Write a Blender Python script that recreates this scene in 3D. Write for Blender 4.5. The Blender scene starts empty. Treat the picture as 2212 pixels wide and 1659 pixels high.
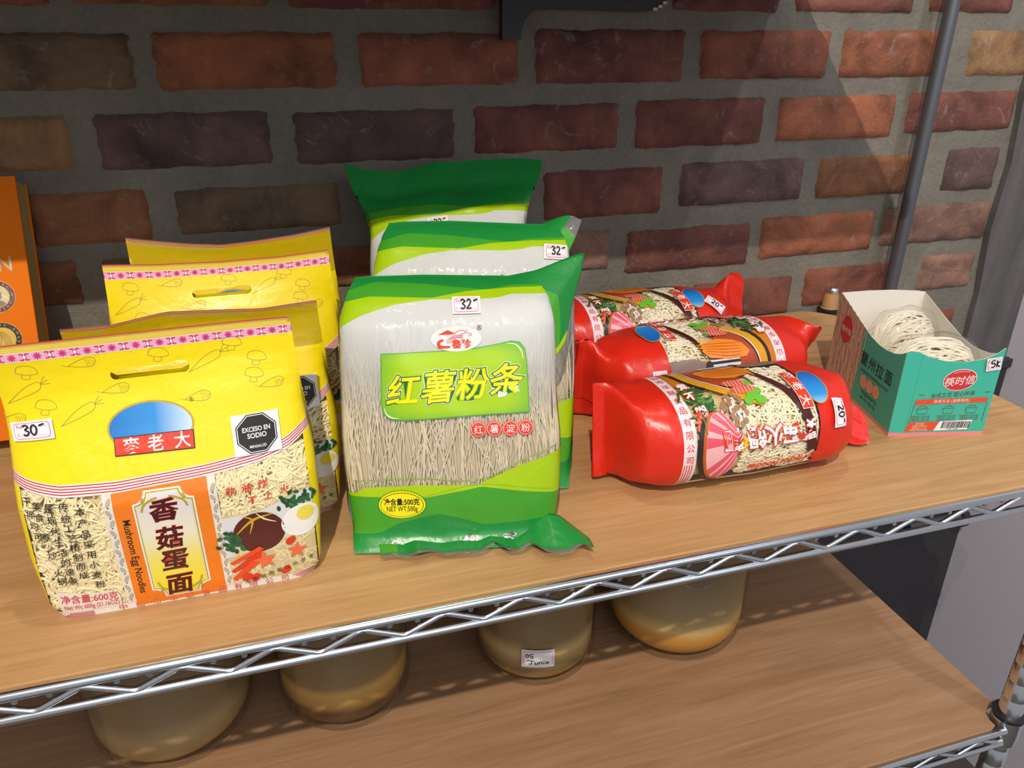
import bpy, bmesh, math, random
import numpy as np
from math import pi, sin, cos, radians
from mathutils import Vector, Matrix
from mathutils.geometry import tessellate_polygon

scn = bpy.context.scene
COL = scn.collection

# ------------------------------------------------------------------ camera
def cam_rot(y, p, r):
    cy, sy, cp, sp, cr, sr = cos(y), sin(y), cos(p), sin(p), cos(r), sin(r)
    f = np.array([sy*cp, cy*cp, sp]); r0 = np.array([cy, -sy, 0]); u0 = np.cross(r0, f)
    return cr*r0 + sr*u0, -sr*r0 + cr*u0, f
rt, up, fw = cam_rot(0.29394, -0.43293, 0.00167)
cd = bpy.data.cameras.new('camera'); cam = bpy.data.objects.new('camera', cd); COL.objects.link(cam)
cam.matrix_world = Matrix(((rt[0], up[0], -fw[0], 0), (rt[1], up[1], -fw[1], 0), (rt[2], up[2], -fw[2], 0.38), (0, 0, 0, 1)))
cd.sensor_width = 36; cd.lens = 1661/2212*36; cd.clip_start = 0.02
scn.camera = cam

# ------------------------------------------------------------------ light and exposure
w = bpy.data.worlds.new('world'); scn.world = w; w.use_nodes = True
w.node_tree.nodes['Background'].inputs[0].default_value = (0.95, 0.95, 1.0, 1)
w.node_tree.nodes['Background'].inputs[1].default_value = 0.24
def spot(name, loc, target, energy, color, size, blend, radius):
    l = bpy.data.lights.new(name, 'SPOT'); l.energy = energy; l.color = color
    l.spot_size = radians(size); l.spot_blend = blend; l.shadow_soft_size = radius
    o = bpy.data.objects.new(name, l); COL.objects.link(o); o.location = loc
    o.rotation_euler = (Vector(target) - Vector(loc)).to_track_quat('-Z', 'Y').to_euler()
    return o
spot('ceiling_spot', (-0.35, -0.864, 1.73), (0.25, 0.6, 0.0), 118, (1.0, 0.89, 0.75), 75, 0.4, 0.014)
spot('rear_spot', (0.25, 0.60, 2.1), (0.45, 0.45, 0), 22, (1.0, 0.88, 0.72), 80, 0.6, 0.03)
spot('side_spot', (1.0, -0.2, 1.5), (0.85, 0.9, 0), 18, (0.93, 0.93, 1.0), 50, 0.7, 0.03)
scn.view_settings.view_transform = 'Standard'; scn.view_settings.look = 'None'
scn.view_settings.exposure = 0.42; scn.view_settings.gamma = 1.0
scn.view_settings.use_curve_mapping = False

al = bpy.data.lights.new('cool_fill_light', 'AREA'); al.shape = 'RECTANGLE'; al.size = 2.4; al.size_y = 1.6; al.energy = 12; al.color = (0.82, 0.90, 1.0)  # added cool fill with no known source, for soft light and chrome reflections
ao = bpy.data.objects.new('cool_fill_light', al); COL.objects.link(ao); ao.location = (0.5, -1.7, 1.15)
ao.rotation_euler = (Vector((0.3, 0.6, 0)) - Vector(ao.location)).to_track_quat('-Z', 'Y').to_euler()

# ------------------------------------------------------------------ helpers: objects
def link(o, parent=None):
    COL.objects.link(o)
    if parent is not None: o.parent = parent
    return o
def tag(o, label=None, cat=None, group=None, kind=None):
    if label: o['label'] = label
    if cat: o['category'] = cat
    if group: o['group'] = group
    if kind: o['kind'] = kind
    return o
def thing(name, label, cat, loc=(0, 0, 0), rot=(0, 0, 0), group=None):
    o = bpy.data.objects.new(name, None); o.empty_display_size = 0.02
    o.location = loc; o.rotation_euler = rot
    return tag(link(o), label, cat, group)
def meshobj(name, V, F, mats, parent=None, mi=None, smooth=True, uv=None, normals=None):
    me = bpy.data.meshes.new(name)
    me.from_pydata([tuple(map(float, v)) for v in V], [], [tuple(map(int, f)) for f in F])
    for m in (mats if isinstance(mats, (list, tuple)) else [mats]): me.materials.append(m)
    if mi is not None: me.polygons.foreach_set('material_index', mi)
    me.polygons.foreach_set('use_smooth', [smooth]*len(me.polygons))
    if uv is not None:
        ul = me.uv_layers.new(name='UVMap')
        idx = np.zeros(len(me.loops), dtype=np.int32); me.loops.foreach_get('vertex_index', idx)
        ul.data.foreach_set('uv', np.asarray(uv, float)[idx].ravel())
    me.update()
    if normals is not None:
        me.normals_split_custom_set_from_vertices([tuple(map(float, n)) for n in normals])
    return link(bpy.data.objects.new(name, me), parent)

class MB:                                   # plain mesh builder
    def __init__(s): s.V = []; s.F = []
    def add(s, V, F):
        n = len(s.V); s.V += [tuple(v) for v in V]; s.F += [tuple(i+n for i in f) for f in F]
    def box(s, x0, x1, y0, y1, z0, z1, bev=0):
        bm = bmesh.new(); bmesh.ops.create_cube(bm, size=1)
        for v in bm.verts: v.co = Vector(((x0+x1)/2+v.co.x*(x1-x0), (y0+y1)/2+v.co.y*(y1-y0), (z0+z1)/2+v.co.z*(z1-z0)))
        if bev: bmesh.ops.bevel(bm, geom=bm.edges[:], offset=bev, segments=2, affect='EDGES', profile=0.5)
        bm.verts.index_update(); s.add([v.co[:] for v in bm.verts], [[v.index for v in f.verts] for f in bm.faces]); bm.free()
    def tube(s, pts, r, seg=10, caps=True):
        P = [Vector(p) for p in pts]; n = len(P); V = []; F = []
        up_ = None
        for i, p in enumerate(P):
            t = (P[min(i+1, n-1)] - P[max(i-1, 0)]).normalized()
            if up_ is None: up_ = t.orthogonal().normalized()
            up_ = (up_ - t*up_.dot(t)).normalized(); b = t.cross(up_)
            rr = r[i] if isinstance(r, (list, tuple)) else r
            for k in range(seg):
                a = 2*pi*k/seg; V.append(p + (up_*cos(a) + b*sin(a))*rr)
        for i in range(n-1):
            for k in range(seg):
                k2 = (k+1) % seg; F.append((i*seg+k, i*seg+k2, (i+1)*seg+k2, (i+1)*seg+k))
        if caps: F.append(tuple(range(seg))[::-1]); F.append(tuple((n-1)*seg+k for k in range(seg)))
        s.add(V, F)
    def lathe(s, prof, c, seg=40, cap0=True, cap1=True):
        V = []; F = []
        for r, z in prof:
            for k in range(seg):
                a = 2*pi*k/seg; V.append((c[0]+r*cos(a), c[1]+r*sin(a), c[2]+z))
        for i in range(len(prof)-1):
            for k in range(seg):
                k2 = (k+1) % seg; F.append((i*seg+k, i*seg+k2, (i+1)*seg+k2, (i+1)*seg+k))
        if cap0: F.append(tuple(range(seg))[::-1])
        if cap1: F.append(tuple((len(prof)-1)*seg+k for k in range(seg)))
        s.add(V, F)
    def prism(s, poly, y0, y1):             # polygon in x,z extruded along y
        n = len(poly); V = [(p[0], y0, p[1]) for p in poly] + [(p[0], y1, p[1]) for p in poly]
        F = [(i, (i+1) % n, n+(i+1) % n, n+i) for i in range(n)]
        tri = tessellate_polygon([[Vector((p[0], p[1], 0)) for p in poly]])
        F += [t for t in tri] + [tuple(n+i for i in t[::-1]) for t in tri]
        s.add(V, F)
    def build(s, name, m, parent=None, smooth=True):
        o = meshobj(name, s.V, s.F, m, parent, smooth=smooth)
        bm = bmesh.new(); bm.from_mesh(o.data); bmesh.ops.recalc_face_normals(bm, faces=bm.faces)
        if smooth:
            for e in bm.edges:
                if len(e.link_faces) == 2 and e.calc_face_angle(0) > 0.7: e.smooth = False
        bm.to_mesh(o.data); bm.free()
        return o

# ------------------------------------------------------------------ helpers: materials
def lin(c):
    if isinstance(c, str): c = [int(c[i:i+2], 16) for i in (0, 2, 4)]
    return tuple((x/255/12.92 if x/255 <= .04045 else ((x/255+.055)/1.055)**2.4) for x in c) + (1,)
class NT:
    def __init__(s, m): s.t = m.node_tree; s.n = s.t.nodes; s.l = s.t.links
    def new(s, typ, **kw):
        n = s.n.new(typ)
        for k, v in kw.items(): setattr(n, k, v)
        return n
    def on(s, a, b): s.l.new(a, b)
    def ramp(s, fac, stops):
        r = s.new('ShaderNodeValToRGB'); e = r.color_ramp.elements
        while len(e) < len(stops): e.new(0.5)
        for i, (p, c) in enumerate(stops): e[i].position = p; e[i].color = lin(c) if len(c) != 4 or isinstance(c, str) else c
        s.on(fac, r.inputs[0]); return r.outputs[0]
    def noise(s, scale, detail=4, vec=None, dist=0, rough=.5):
        n = s.new('ShaderNodeTexNoise'); n.inputs['Scale'].default_value = scale; n.inputs['Detail'].default_value = detail
        n.inputs['Distortion'].default_value = dist; n.inputs['Roughness'].default_value = rough
        if vec is not None: s.on(vec, n.inputs['Vector'])
        return n.outputs['Fac']
    def coords(s, kind='Object', scale=(1, 1, 1)):
        tc = s.new('ShaderNodeTexCoord'); mp = s.new('ShaderNodeMapping'); mp.inputs['Scale'].default_value = scale
        s.on(tc.outputs[kind], mp.inputs['Vector']); return mp.outputs[0]
    def bump(s, h, strength, dist, bsdf):
        b = s.new('ShaderNodeBump'); b.inputs['Strength'].default_value = strength; b.inputs['Distance'].default_value = dist
        s.on(h, b.inputs['Height']); s.on(b.outputs[0], bsdf.inputs['Normal'])
    def math(s, op, a, b=None):
        n = s.new('ShaderNodeMath', operation=op)
        for i, x in enumerate((a, b)):
            if x is None: continue
            if isinstance(x, (int, float)): n.inputs[i].default_value = x
            else: s.on(x, n.inputs[i])
        return n.outputs[0]
MATS = {}
def mat(name, color, rough=.5, metal=0, spec=.5, coat=0):
    if name in MATS: return MATS[name]
    m = bpy.data.materials.new(name); m.use_nodes = True; b = m.node_tree.nodes['Principled BSDF']
    b.inputs['Base Color'].default_value = lin(color); b.inputs['Roughness'].default_value = rough
    b.inputs['Metallic'].default_value = metal; b.inputs['Specular IOR Level'].default_value = spec
    b.inputs['Coat Weight'].default_value = coat
    MATS[name] = m; return m
def B(m): return m.node_tree.nodes['Principled BSDF']
def ink(name, color, rough=.32, crinkle=.25):         # printed plastic film
    if name in MATS: return MATS[name]
    m = mat(name, color, rough); t = NT(m)
    t.bump(t.noise(55, 3, t.coords(), dist=.6), crinkle, .004, B(m)); return m
def clear_film(name, tint='ffffff', haze=.06, gloss=1.0, fade=None, crinkle=.5, scale=(1, 1, 1)):
    # thin clear plastic: see-through with reflections and a little haze; fade = (v0, v1, max) printed white fade along v
    m = bpy.data.materials.new(name); m.use_nodes = True; t = NT(m)
    t.n.remove(t.n['Principled BSDF']); out = t.n['Material Output']
    tr = t.new('ShaderNodeBsdfTransparent'); tr.inputs[0].default_value = lin(tint)
    gl = t.new('ShaderNodeBsdfGlossy'); gl.inputs['Roughness'].default_value = .12
    df = t.new('ShaderNodeBsdfDiffuse'); df.inputs[0].default_value = lin('dcdedc')
    fr = t.new('ShaderNodeLayerWeight')
    bp = t.new('ShaderNodeBump'); bp.inputs['Strength'].default_value = crinkle; bp.inputs['Distance'].default_value = .0012
    t.on(t.noise(48, 3, t.coords(scale=scale), dist=1.2), bp.inputs['Height'])
    for n in (gl, fr): t.on(bp.outputs[0], n.inputs['Normal'])
    m1 = t.new('ShaderNodeMixShader'); t.on(tr.outputs[0], m1.inputs[1]); t.on(df.outputs[0], m1.inputs[2])
    if fade:
        uvn = t.new('ShaderNodeUVMap'); sx = t.new('ShaderNodeSeparateXYZ'); t.on(uvn.outputs[0], sx.inputs[0])
        mr = t.new('ShaderNodeMapRange'); t.on(sx.outputs[1], mr.inputs[0])
        for i, v in enumerate((fade[0], fade[1], haze, fade[2])): mr.inputs[i+1].default_value = v
        t.on(mr.outputs[0], m1.inputs[0])
    else: m1.inputs[0].default_value = haze
    m2 = t.new('ShaderNodeMixShader'); t.on(t.math('MULTIPLY', t.math('ADD', t.math('MULTIPLY', t.math('POWER', fr.outputs['Facing'], 5), .8), .04), gloss), m2.inputs[0])
    t.on(m1.outputs[0], m2.inputs[1]); t.on(gl.outputs[0], m2.inputs[2]); t.on(m2.outputs[0], out.inputs[0])
    MATS[name] = m; return m
def uv_ramp(name, expr, stops, rough=.32):            # printed gradient: expr = ('u'|'v', a, b) or ('box', cx, cy, hx, hy)
    if name in MATS: return MATS[name]
    m = mat(name, 'ffffff', rough); t = NT(m)
    uvn = t.new('ShaderNodeUVMap'); sx = t.new('ShaderNodeSeparateXYZ'); t.on(uvn.outputs[0], sx.inputs[0])
    if expr[0] in 'uv':
        mr = t.new('ShaderNodeMapRange'); t.on(sx.outputs[0 if expr[0] == 'u' else 1], mr.inputs[0])
        mr.inputs[1].default_value = expr[1]; mr.inputs[2].default_value = expr[2]; f = mr.outputs[0]
    else:
        _, cx, cy, hx, hy = expr
        a = t.math('POWER', t.math('ABSOLUTE', t.math('DIVIDE', t.math('SUBTRACT', sx.outputs[0], cx), hx)), 4)
        b = t.math('POWER', t.math('ABSOLUTE', t.math('DIVIDE', t.math('SUBTRACT', sx.outputs[1], cy), hy)), 4)
        f = t.math('POWER', t.math('ADD', a, b), .5)
    t.on(t.ramp(f, stops), B(m).inputs['Base Color']); return m
def plywood(name, c0, c1, c2):
    m = mat(name, c1, .48); t = NT(m)
    g = t.noise(9, 6, t.coords(scale=(.55, 9, 9)), dist=.9, rough=.62)
    f = t.noise(60, 4, t.coords(scale=(.35, 6, 6)), dist=.3, rough=.7)
    big = t.noise(2.6, 3, t.coords(scale=(.7, 2.0, 1)), dist=.5)
    mx = t.math('ADD', t.math('MULTIPLY', g, .6), t.math('ADD', t.math('MULTIPLY', f, .22), t.math('MULTIPLY', big, .3)))
    t.on(t.ramp(mx, [(.36, c0), (.53, c1), (.74, c2)]), B(m).inputs['Base Color'])
    t.bump(f, .15, .002, B(m)); return m

# ------------------------------------------------------------------ helpers: 2D printing mapped on curved packs
TXT = {}
def text2d(s, bold=0):
    k = (s, float(round(bold, 4)))
    if k not in TXT:
        c = bpy.data.curves.new('t', 'FONT'); c.body = s; c.size = 1; c.offset = bold; c.resolution_u = 3
        o = bpy.data.objects.new('t', c); COL.objects.link(o)
        me = bpy.data.meshes.new_from_object(o.evaluated_get(bpy.context.evaluated_depsgraph_get()))
        V = np.array([v.co[:2] for v in me.vertices]).reshape(-1, 2); F = [tuple(p.vertices) for p in me.polygons]
        bpy.data.objects.remove(o); bpy.data.curves.remove(c); bpy.data.meshes.remove(me)
        c0 = (V.max(0)+V.min(0))/2 if len(V) else 0
        if bold and len(V): text2d(s); c0 = TXT[(s, 0.0, 'c')]
        elif not bold: TXT[(s, 0.0, 'c')] = c0
        TXT[k] = (V-c0 if len(V) else V, F)
    return TXT[k]
DIG = {'3': [[(0, .88), (.25, 1), (.5, .8), (.2, .56), (.52, .3), (.3, 0), (0, .12)]],
       '0': [[(.28, 1), (.05, .75), (.02, .3), (.25, 0), (.5, .3), (.5, .75), (.28, 1)]],
       '2': [[(0, .8), (.2, 1), (.45, .82), (.3, .4), (0, .03), (.55, .06)]],
       '5': [[(.5, 1), (.08, .97), (.05, .58), (.35, .6), (.5, .32), (.3, .02), (0, .1)]],
       '-': [[(.05, .85), (.55, .98)]], 'K': [[(.05, 1), (.02, 0)], [(.42, .8), (.05, .4), (.45, 0)]]}
LAYER = 0.0002
class Art:
    def __init__(s): s.items = []; s.mats = []; s.xf = [(1, 0, 0, 0, 1, 0)]
    def push(s, cx, cy, rot=0, sx=1, sy=None):
        sy = sx if sy is None else sy; a = radians(rot); A = s.xf[-1]
        b = (cos(a)*sx, -sin(a)*sy, cx, sin(a)*sx, cos(a)*sy, cy)
        s.xf.append((A[0]*b[0]+A[1]*b[3], A[0]*b[1]+A[1]*b[4], A[0]*b[2]+A[1]*b[5]+A[2], A[3]*b[0]+A[4]*b[3], A[3]*b[1]+A[4]*b[4], A[3]*b[2]+A[4]*b[5]+A[5]))
    def pop(s): s.xf.pop()
    def raw(s, V, F, m, layer):
        A = s.xf[-1]; V = np.asarray(V, float)
        V = np.stack([A[0]*V[:, 0]+A[1]*V[:, 1]+A[2], A[3]*V[:, 0]+A[4]*V[:, 1]+A[5]], 1)
        if m not in s.mats: s.mats.append(m)
        s.items.append((V, F, s.mats.index(m), layer))
    def poly(s, pts, m, layer=0, holes=()):
        loops = [[Vector((p[0], p[1], 0)) for p in l] for l in [pts]+list(holes)]
        V = [(p.x, p.y) for l in loops for p in l]
        s.raw(V, tessellate_polygon(loops), m, layer)
    def band(s, top, bot, m, layer=0, n=40):     # area between two curves (x, y) lists
        x0, x1 = max(top[0][0], bot[0][0]), min(top[-1][0], bot[-1][0]); X = np.linspace(x0, x1, n)
        T = np.interp(X, *zip(*top)); Bo = np.interp(X, *zip(*bot)); T = np.maximum(T, Bo+1e-7)
        V = [(x, t) for x, t in zip(X, T)]+[(x, b) for x, b in zip(X, Bo)]
        s.raw(V, [(i, n+i, n+i+1, i+1) for i in range(n-1)], m, layer)
    def rect(s, x0, x1, y0, y1, m, layer=0, r=0):
        if r <= 0: return s.poly([(x0, y0), (x1, y0), (x1, y1), (x0, y1)], m, layer)
        P = []
        for cx, cy, a0 in ((x1-r, y0+r, -90), (x1-r, y1-r, 0), (x0+r, y1-r, 90), (x0+r, y0+r, 180)):
            P += [(cx+r*cos(radians(a0+k*22.5)), cy+r*sin(radians(a0+k*22.5))) for k in range(5)]
        s.poly(P, m, layer)
    def ell(s, cx, cy, rx, ry, m, layer=0, rot=0, n=32, a0=0, a1=360):
        a = radians(rot); P = []
        for k in range(n):
            q = radians(a0+(a1-a0)*k/(n if a1-a0 == 360 else n-1)); x, y = rx*cos(q), ry*sin(q)
            P.append((cx+x*cos(a)-y*sin(a), cy+x*sin(a)+y*cos(a)))
        s.poly(P, m, layer)
    def text(s, t, cx, cy, h, m, layer=3, rot=0, bold=0.0, sx=1, shear=0):
        V, F = text2d(t, bold)
        if not len(V): return
        V = np.stack([V[:, 0]*sx+V[:, 1]*shear, V[:, 1]], 1)*h; a = radians(rot)
        s.raw(np.stack([cx+V[:, 0]*cos(a)-V[:, 1]*sin(a), cy+V[:, 0]*sin(a)+V[:, 1]*cos(a)], 1), F, m, layer)
    def chars(s, t, p0, p1, h, m, layer=3, rot=0, bold=0.0, **k):   # characters spread from p0 to p1
        n = len(t)
        for i, c in enumerate(t):
            f = i/(n-1) if n > 1 else .5
            s.text(c, p0[0]+(p1[0]-p0[0])*f, p0[1]+(p1[1]-p0[1])*f, h, m, layer, rot, bold, **k)
    def stroke(s, pts, w, m, layer=3, smooth=True):
        P = np.asarray(pts, float)
        if smooth and len(P) > 2:
            Q = []; n = len(P)
            for i in range(n-1):
                a, b, c, d = P[max(i-1, 0)], P[i], P[i+1], P[min(i+2, n-1)]
                for k in range(4):
                    t = k/4; Q.append(.5*((2*b)+(-a+c)*t+(2*a-5*b+4*c-d)*t*t+(-a+3*b-3*c+d)*t**3))
            Q.append(P[-1]); P = np.array(Q)
        T = np.gradient(P, axis=0); T /= np.linalg.norm(T, axis=1)[:, None]+1e-9
        N = np.stack([-T[:, 1], T[:, 0]], 1)
        n = len(P); W = np.full((n, 1), w/2) if np.isscalar(w) else np.interp(np.linspace(0, 1, n), np.linspace(0, 1, len(w)), w)[:, None]/2
        V = np.concatenate([P+N*W, P-N*W])
        s.raw(V, [(i, n+i, n+i+1, i+1) for i in range(n-1)], m, layer)
    def hand(s, txt, x, y, h, wd, m, layer):
        for ch in txt:
            if ch == ' ': x += h*.3; continue
            for st in DIG[ch]: s.stroke([(x+px*h, y+py*h) for px, py in st], wd, m, layer)
            x += h*.72
    def star(s, cx, cy, r, m, layer, rot=0):
        s.poly([(cx+(r if k % 2 == 0 else r*.42)*cos(radians(rot+90+36*k)), cy+(r if k % 2 == 0 else r*.42)*sin(radians(rot+90+36*k))) for k in range(10)], m, layer)
    def build(s, name, fn, parent, cell=.006, cell_v=None, lift=0.0, solid=0):
        bm = bmesh.new()
        for V, F, mi, layer in s.items:
            vs = [bm.verts.new((x, y, layer*LAYER+lift)) for x, y in V]
            for f in F:
                try: fc = bm.faces.new([vs[i] for i in f]); fc.material_index = mi
                except ValueError: pass
        for ax, c in ((0, cell), (1, cell_v or cell)):
            lo = min(v.co[ax] for v in bm.verts); hi = max(v.co[ax] for v in bm.verts)
            for k in range(math.ceil(lo/c), math.floor(hi/c)+1):
                co = [0, 0, 0]; no = [0, 0, 0]; co[ax] = k*c+1e-5; no[ax] = 1
                bmesh.ops.bisect_plane(bm, geom=bm.verts[:]+bm.edges[:]+bm.faces[:], plane_co=co, plane_no=no, dist=1e-7)
        bm.verts.index_update()
        V = np.array([v.co[:] for v in bm.verts]); F = [[v.index for v in f.verts] for f in bm.faces]; mi = [f.material_index for f in bm.faces]
        bm.free()
        P, N = fn(V[:, 0], V[:, 1])
        # keep the winding facing along the surface normal
        F2 = []
        for f in F:
            a, b, c = P[f[0]], P[f[1]], P[f[2]]
            F2.append(f if np.dot(np.cross(b-a, c-a), N[f[0]]) >= 0 else f[::-1])
        return meshobj(name, P + N*V[:, 2:3], F2, [MATS[m] for m in s.mats], parent, mi, uv=V[:, :2], normals=N)

class Loft:       # closed pouch surface: superellipse sections along an axis; u = arc length from the front centre, v along the axis
    def __init__(s, keys, axis='z', norm=None, disp=None, nw=161, bend=None, zwarp=None):
        K = np.array(keys, float); s.w0, s.w1 = K[0, 0], K[-1, 0]; s.W = np.linspace(s.w0, s.w1, nw)
        C = np.stack([np.interp(s.W, K[:, 0], K[:, i]) for i in range(1, K.shape[1])], 1)
        for _ in range(3): C[1:-1] = (C[:-2]+2*C[1:-1]+C[2:])/4
        t = np.linspace(0, 2*pi, 1441); s.M = 720; s.T = np.zeros((nw, s.M+1, 2)); s.per = np.zeros(nw)
        for i in range(nw):
            cx, cy, a, b, n, rot = C[i]
            x = a*np.sign(np.sin(t))*np.abs(np.sin(t))**(2/n); y = -b*np.sign(np.cos(t))*np.abs(np.cos(t))**(2/n)
            L = np.concatenate([[0], np.cumsum(np.hypot(np.diff(x), np.diff(y)))]); s.per[i] = L[-1]
            q = np.linspace(0, L[-1], s.M+1); x, y = np.interp(q, L, x), np.interp(q, L, y)
            cr, sr = cos(rot), sin(rot); s.T[i, :, 0] = cx+x*cr-y*sr; s.T[i, :, 1] = cy+x*sr+y*cr
        s.C = C; s.axis = axis; s.norm = norm; s.disp = disp; s.bend = bend; s.zwarp = zwarp
    def sec(s, u, v, half):
        fi = np.clip((v-s.w0)/(s.w1-s.w0), 0, 1)*(len(s.W)-1); i = np.minimum(fi.astype(int), len(s.W)-2); f = fi-i
        per = s.per[i]*(1-f)+s.per[i+1]*f
        q = u/s.norm if s.norm else np.clip(u/per, -.25, .25)+(.5 if half == 'back' else 0) if half else u/per
        g = (q % 1.0)*s.M; j = np.minimum(g.astype(int), s.M-1); h = g-j
        g0 = lambda ii, jj: s.T[ii, jj]
        f, h = f[:, None], h[:, None]
        P = (g0(i, j)*(1-h)+g0(i, j+1)*h)*(1-f)+(g0(i+1, j)*(1-h)+g0(i+1, j+1)*h)*f
        d = (g0(i, (j+2) % s.M)-g0(i, (j-1) % s.M)); tn = d/(np.linalg.norm(d, axis=1)[:, None]+1e-9)
        return P, tn
    def base(s, u, v, half):
        P, tn = s.sec(u, v, half); n2 = np.stack([tn[:, 1], -tn[:, 0]], 1)      # outward for this orientation
        if s.disp is not None: P = P + n2*s.disp(u, v)[:, None]
        if s.bend is not None: P = P + np.stack([P[:, 0]*0, s.bend(P[:, 0], v)], 1)
        z0 = np.zeros(len(u))
        if s.axis == 'z': return np.stack([P[:, 0], P[:, 1], v+(s.zwarp(P[:, 0], v) if s.zwarp else 0)], 1), np.stack([tn[:, 0], tn[:, 1], z0], 1)
        return np.stack([v, P[:, 1], P[:, 0]], 1), np.stack([z0, tn[:, 1], tn[:, 0]], 1)
    def map(s, half=True):
        def fn(u, v):
            e = .0012; P, t3 = s.base(u, v, half)
            if half: lim = np.interp(v, s.W, s.per)/4-.005; u = np.clip(u, -lim, lim); t3 = s.base(u, v, half)[1]
            Pv1, _ = s.base(u, v+e, half); Pv0, _ = s.base(u, v-e, half); dv = (Pv1-Pv0)
            Pu1, _ = s.base(u+e, v, half); Pu0, _ = s.base(u-e, v, half); du = Pu1-Pu0
            bad = np.linalg.norm(du, axis=1) < e*.4; du[bad] = t3[bad]
            N = np.cross(du, dv)
            if s.axis == 'x': N = -N
            N /= np.linalg.norm(N, axis=1)[:, None]+1e-12
            return P, N
        return fn
    def back(s, m, name, parent, lo=.25, hi=.75, n=40, rows=60, v0=None, v1=None, caps=True):
        v = np.linspace(s.w0 if v0 is None else v0, s.w1 if v1 is None else v1, rows); q = np.linspace(lo, hi, n)
        per = np.interp(v, s.W, s.per); U = (q[None, :]*(s.norm or 1)*np.ones((rows, 1))) if s.norm else q[None, :]*per[:, None]
        Vv = np.repeat(v[:, None], n, 1); P, N = s.map(False)(U.ravel(), Vv.ravel())
        F = [(r*n+k, r*n+k+1, (r+1)*n+k+1, (r+1)*n+k) for r in range(rows-1) for k in range(n-1)]
        if s.axis == 'x': F = [f[::-1] for f in F]
        return meshobj(name, P, F, m, parent, uv=np.stack([U.ravel(), Vv.ravel()], 1), normals=N)
    def cap(s, v, m, name, parent, flip=False):
        k = 48; u = np.linspace(0, 1, k, endpoint=False)*(s.norm or np.interp(v, s.W, s.per)); P, N = s.map(False)(u, np.full(k, v))
        f = list(range(k)); return meshobj(name, P, [f if not flip else f[::-1]], m, parent, smooth=False)

def wave(seed, amp, fu, fv, creases=0.0):
    r = np.random.RandomState(seed); A = r.uniform(.4, 1, 7); ku = r.uniform(-fu, fu, 7); kv = r.uniform(-fv, fv, 7); ph = r.uniform(0, 6.28, 7)
    ck = [(r.uniform(-fu, fu)*.8, r.uniform(-fv, fv)*.8, r.uniform(0, 6.28)) for _ in range(4)]
    def d(u, v):
        h = sum(a*np.sin(x*u+y*v+p) for a, x, y, p in zip(A, ku, kv, ph))/3
        if creases: h = h + creases*sum(1-2*(np.sin(x*u+y*v+p+.6*np.sin(40*u+30*v+p))**2+.03)**.4 for x, y, p in ck)/4
        return amp*h
    return d

def strands(name, paths, rad, fn, m, parent, seg=5):      # noodle strands: paths of (u, v, depth) laid under the film
    V = []; F = []; UV = []
    for p in paths:
        p = np.asarray(p, float); n = len(p); T = np.gradient(p[:, :2], axis=0); T /= np.linalg.norm(T, axis=1)[:, None]+1e-9
        Nn = np.stack([-T[:, 1], T[:, 0]], 1); b = len(V)
        for k in range(seg):
            a = 2*pi*k/seg
            V += np.column_stack([p[:, :2]+Nn*rad*cos(a), p[:, 2]+rad*sin(a)]).tolist()
        for k in range(seg):
            k2 = (k+1) % seg
            F += [(b+k*n+i, b+k*n+i+1, b+k2*n+i+1, b+k2*n+i) for i in range(n-1)]
    V = np.array(V); P, N = fn(V[:, 0], V[:, 1])
    o = meshobj(name, P+N*V[:, 2:3], F, m, parent); tag(o, kind='stuff'); return o
def curly(u0, u1, v0, v1, n, seed, step=.0017, ln=46, d0=-.0040, d1=-.0012, drift=None):
    r = np.random.RandomState(seed); out = []
    for _ in range(n):
        u, v = r.uniform(u0, u1), r.uniform(v0, v1); a = r.uniform(0, 6.28); k = r.uniform(-.3, .3); p = []
        z = r.uniform(d0, d1); ph = r.uniform(0, 6)
        for i in range(ln):
            p.append((u, v, z+.0006*sin(ph+i*.35)))
            k += r.uniform(-.12, .12); k = max(-.42, min(.42, k)); a += k
            if drift is not None: a += .12*sin(drift-a)
            u += step*cos(a); v += step*sin(a)
            if u < u0 or u > u1: a = pi-a; u = min(max(u, u0), u1)
            if v < v0 or v > v1: a = -a; v = min(max(v, v0), v1)
        out.append(p)
    return out
def catmull(G, sub):
    G = np.asarray(G, float)
    def one(A):
        n = len(A); Q = []
        for i in range(n-1):
            a, b, c, d = A[max(i-1, 0)], A[i], A[i+1], A[min(i+2, n-1)]
            for k in range(sub):
                t = k/sub; Q.append(.5*((2*b)+(-a+c)*t+(2*a-5*b+4*c-d)*t*t+(-a+3*b-3*c+d)*t**3))
        Q.append(A[-1]); return np.array(Q)
    return one(one(G).transpose(1, 0, 2)).transpose(1, 0, 2)
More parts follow.
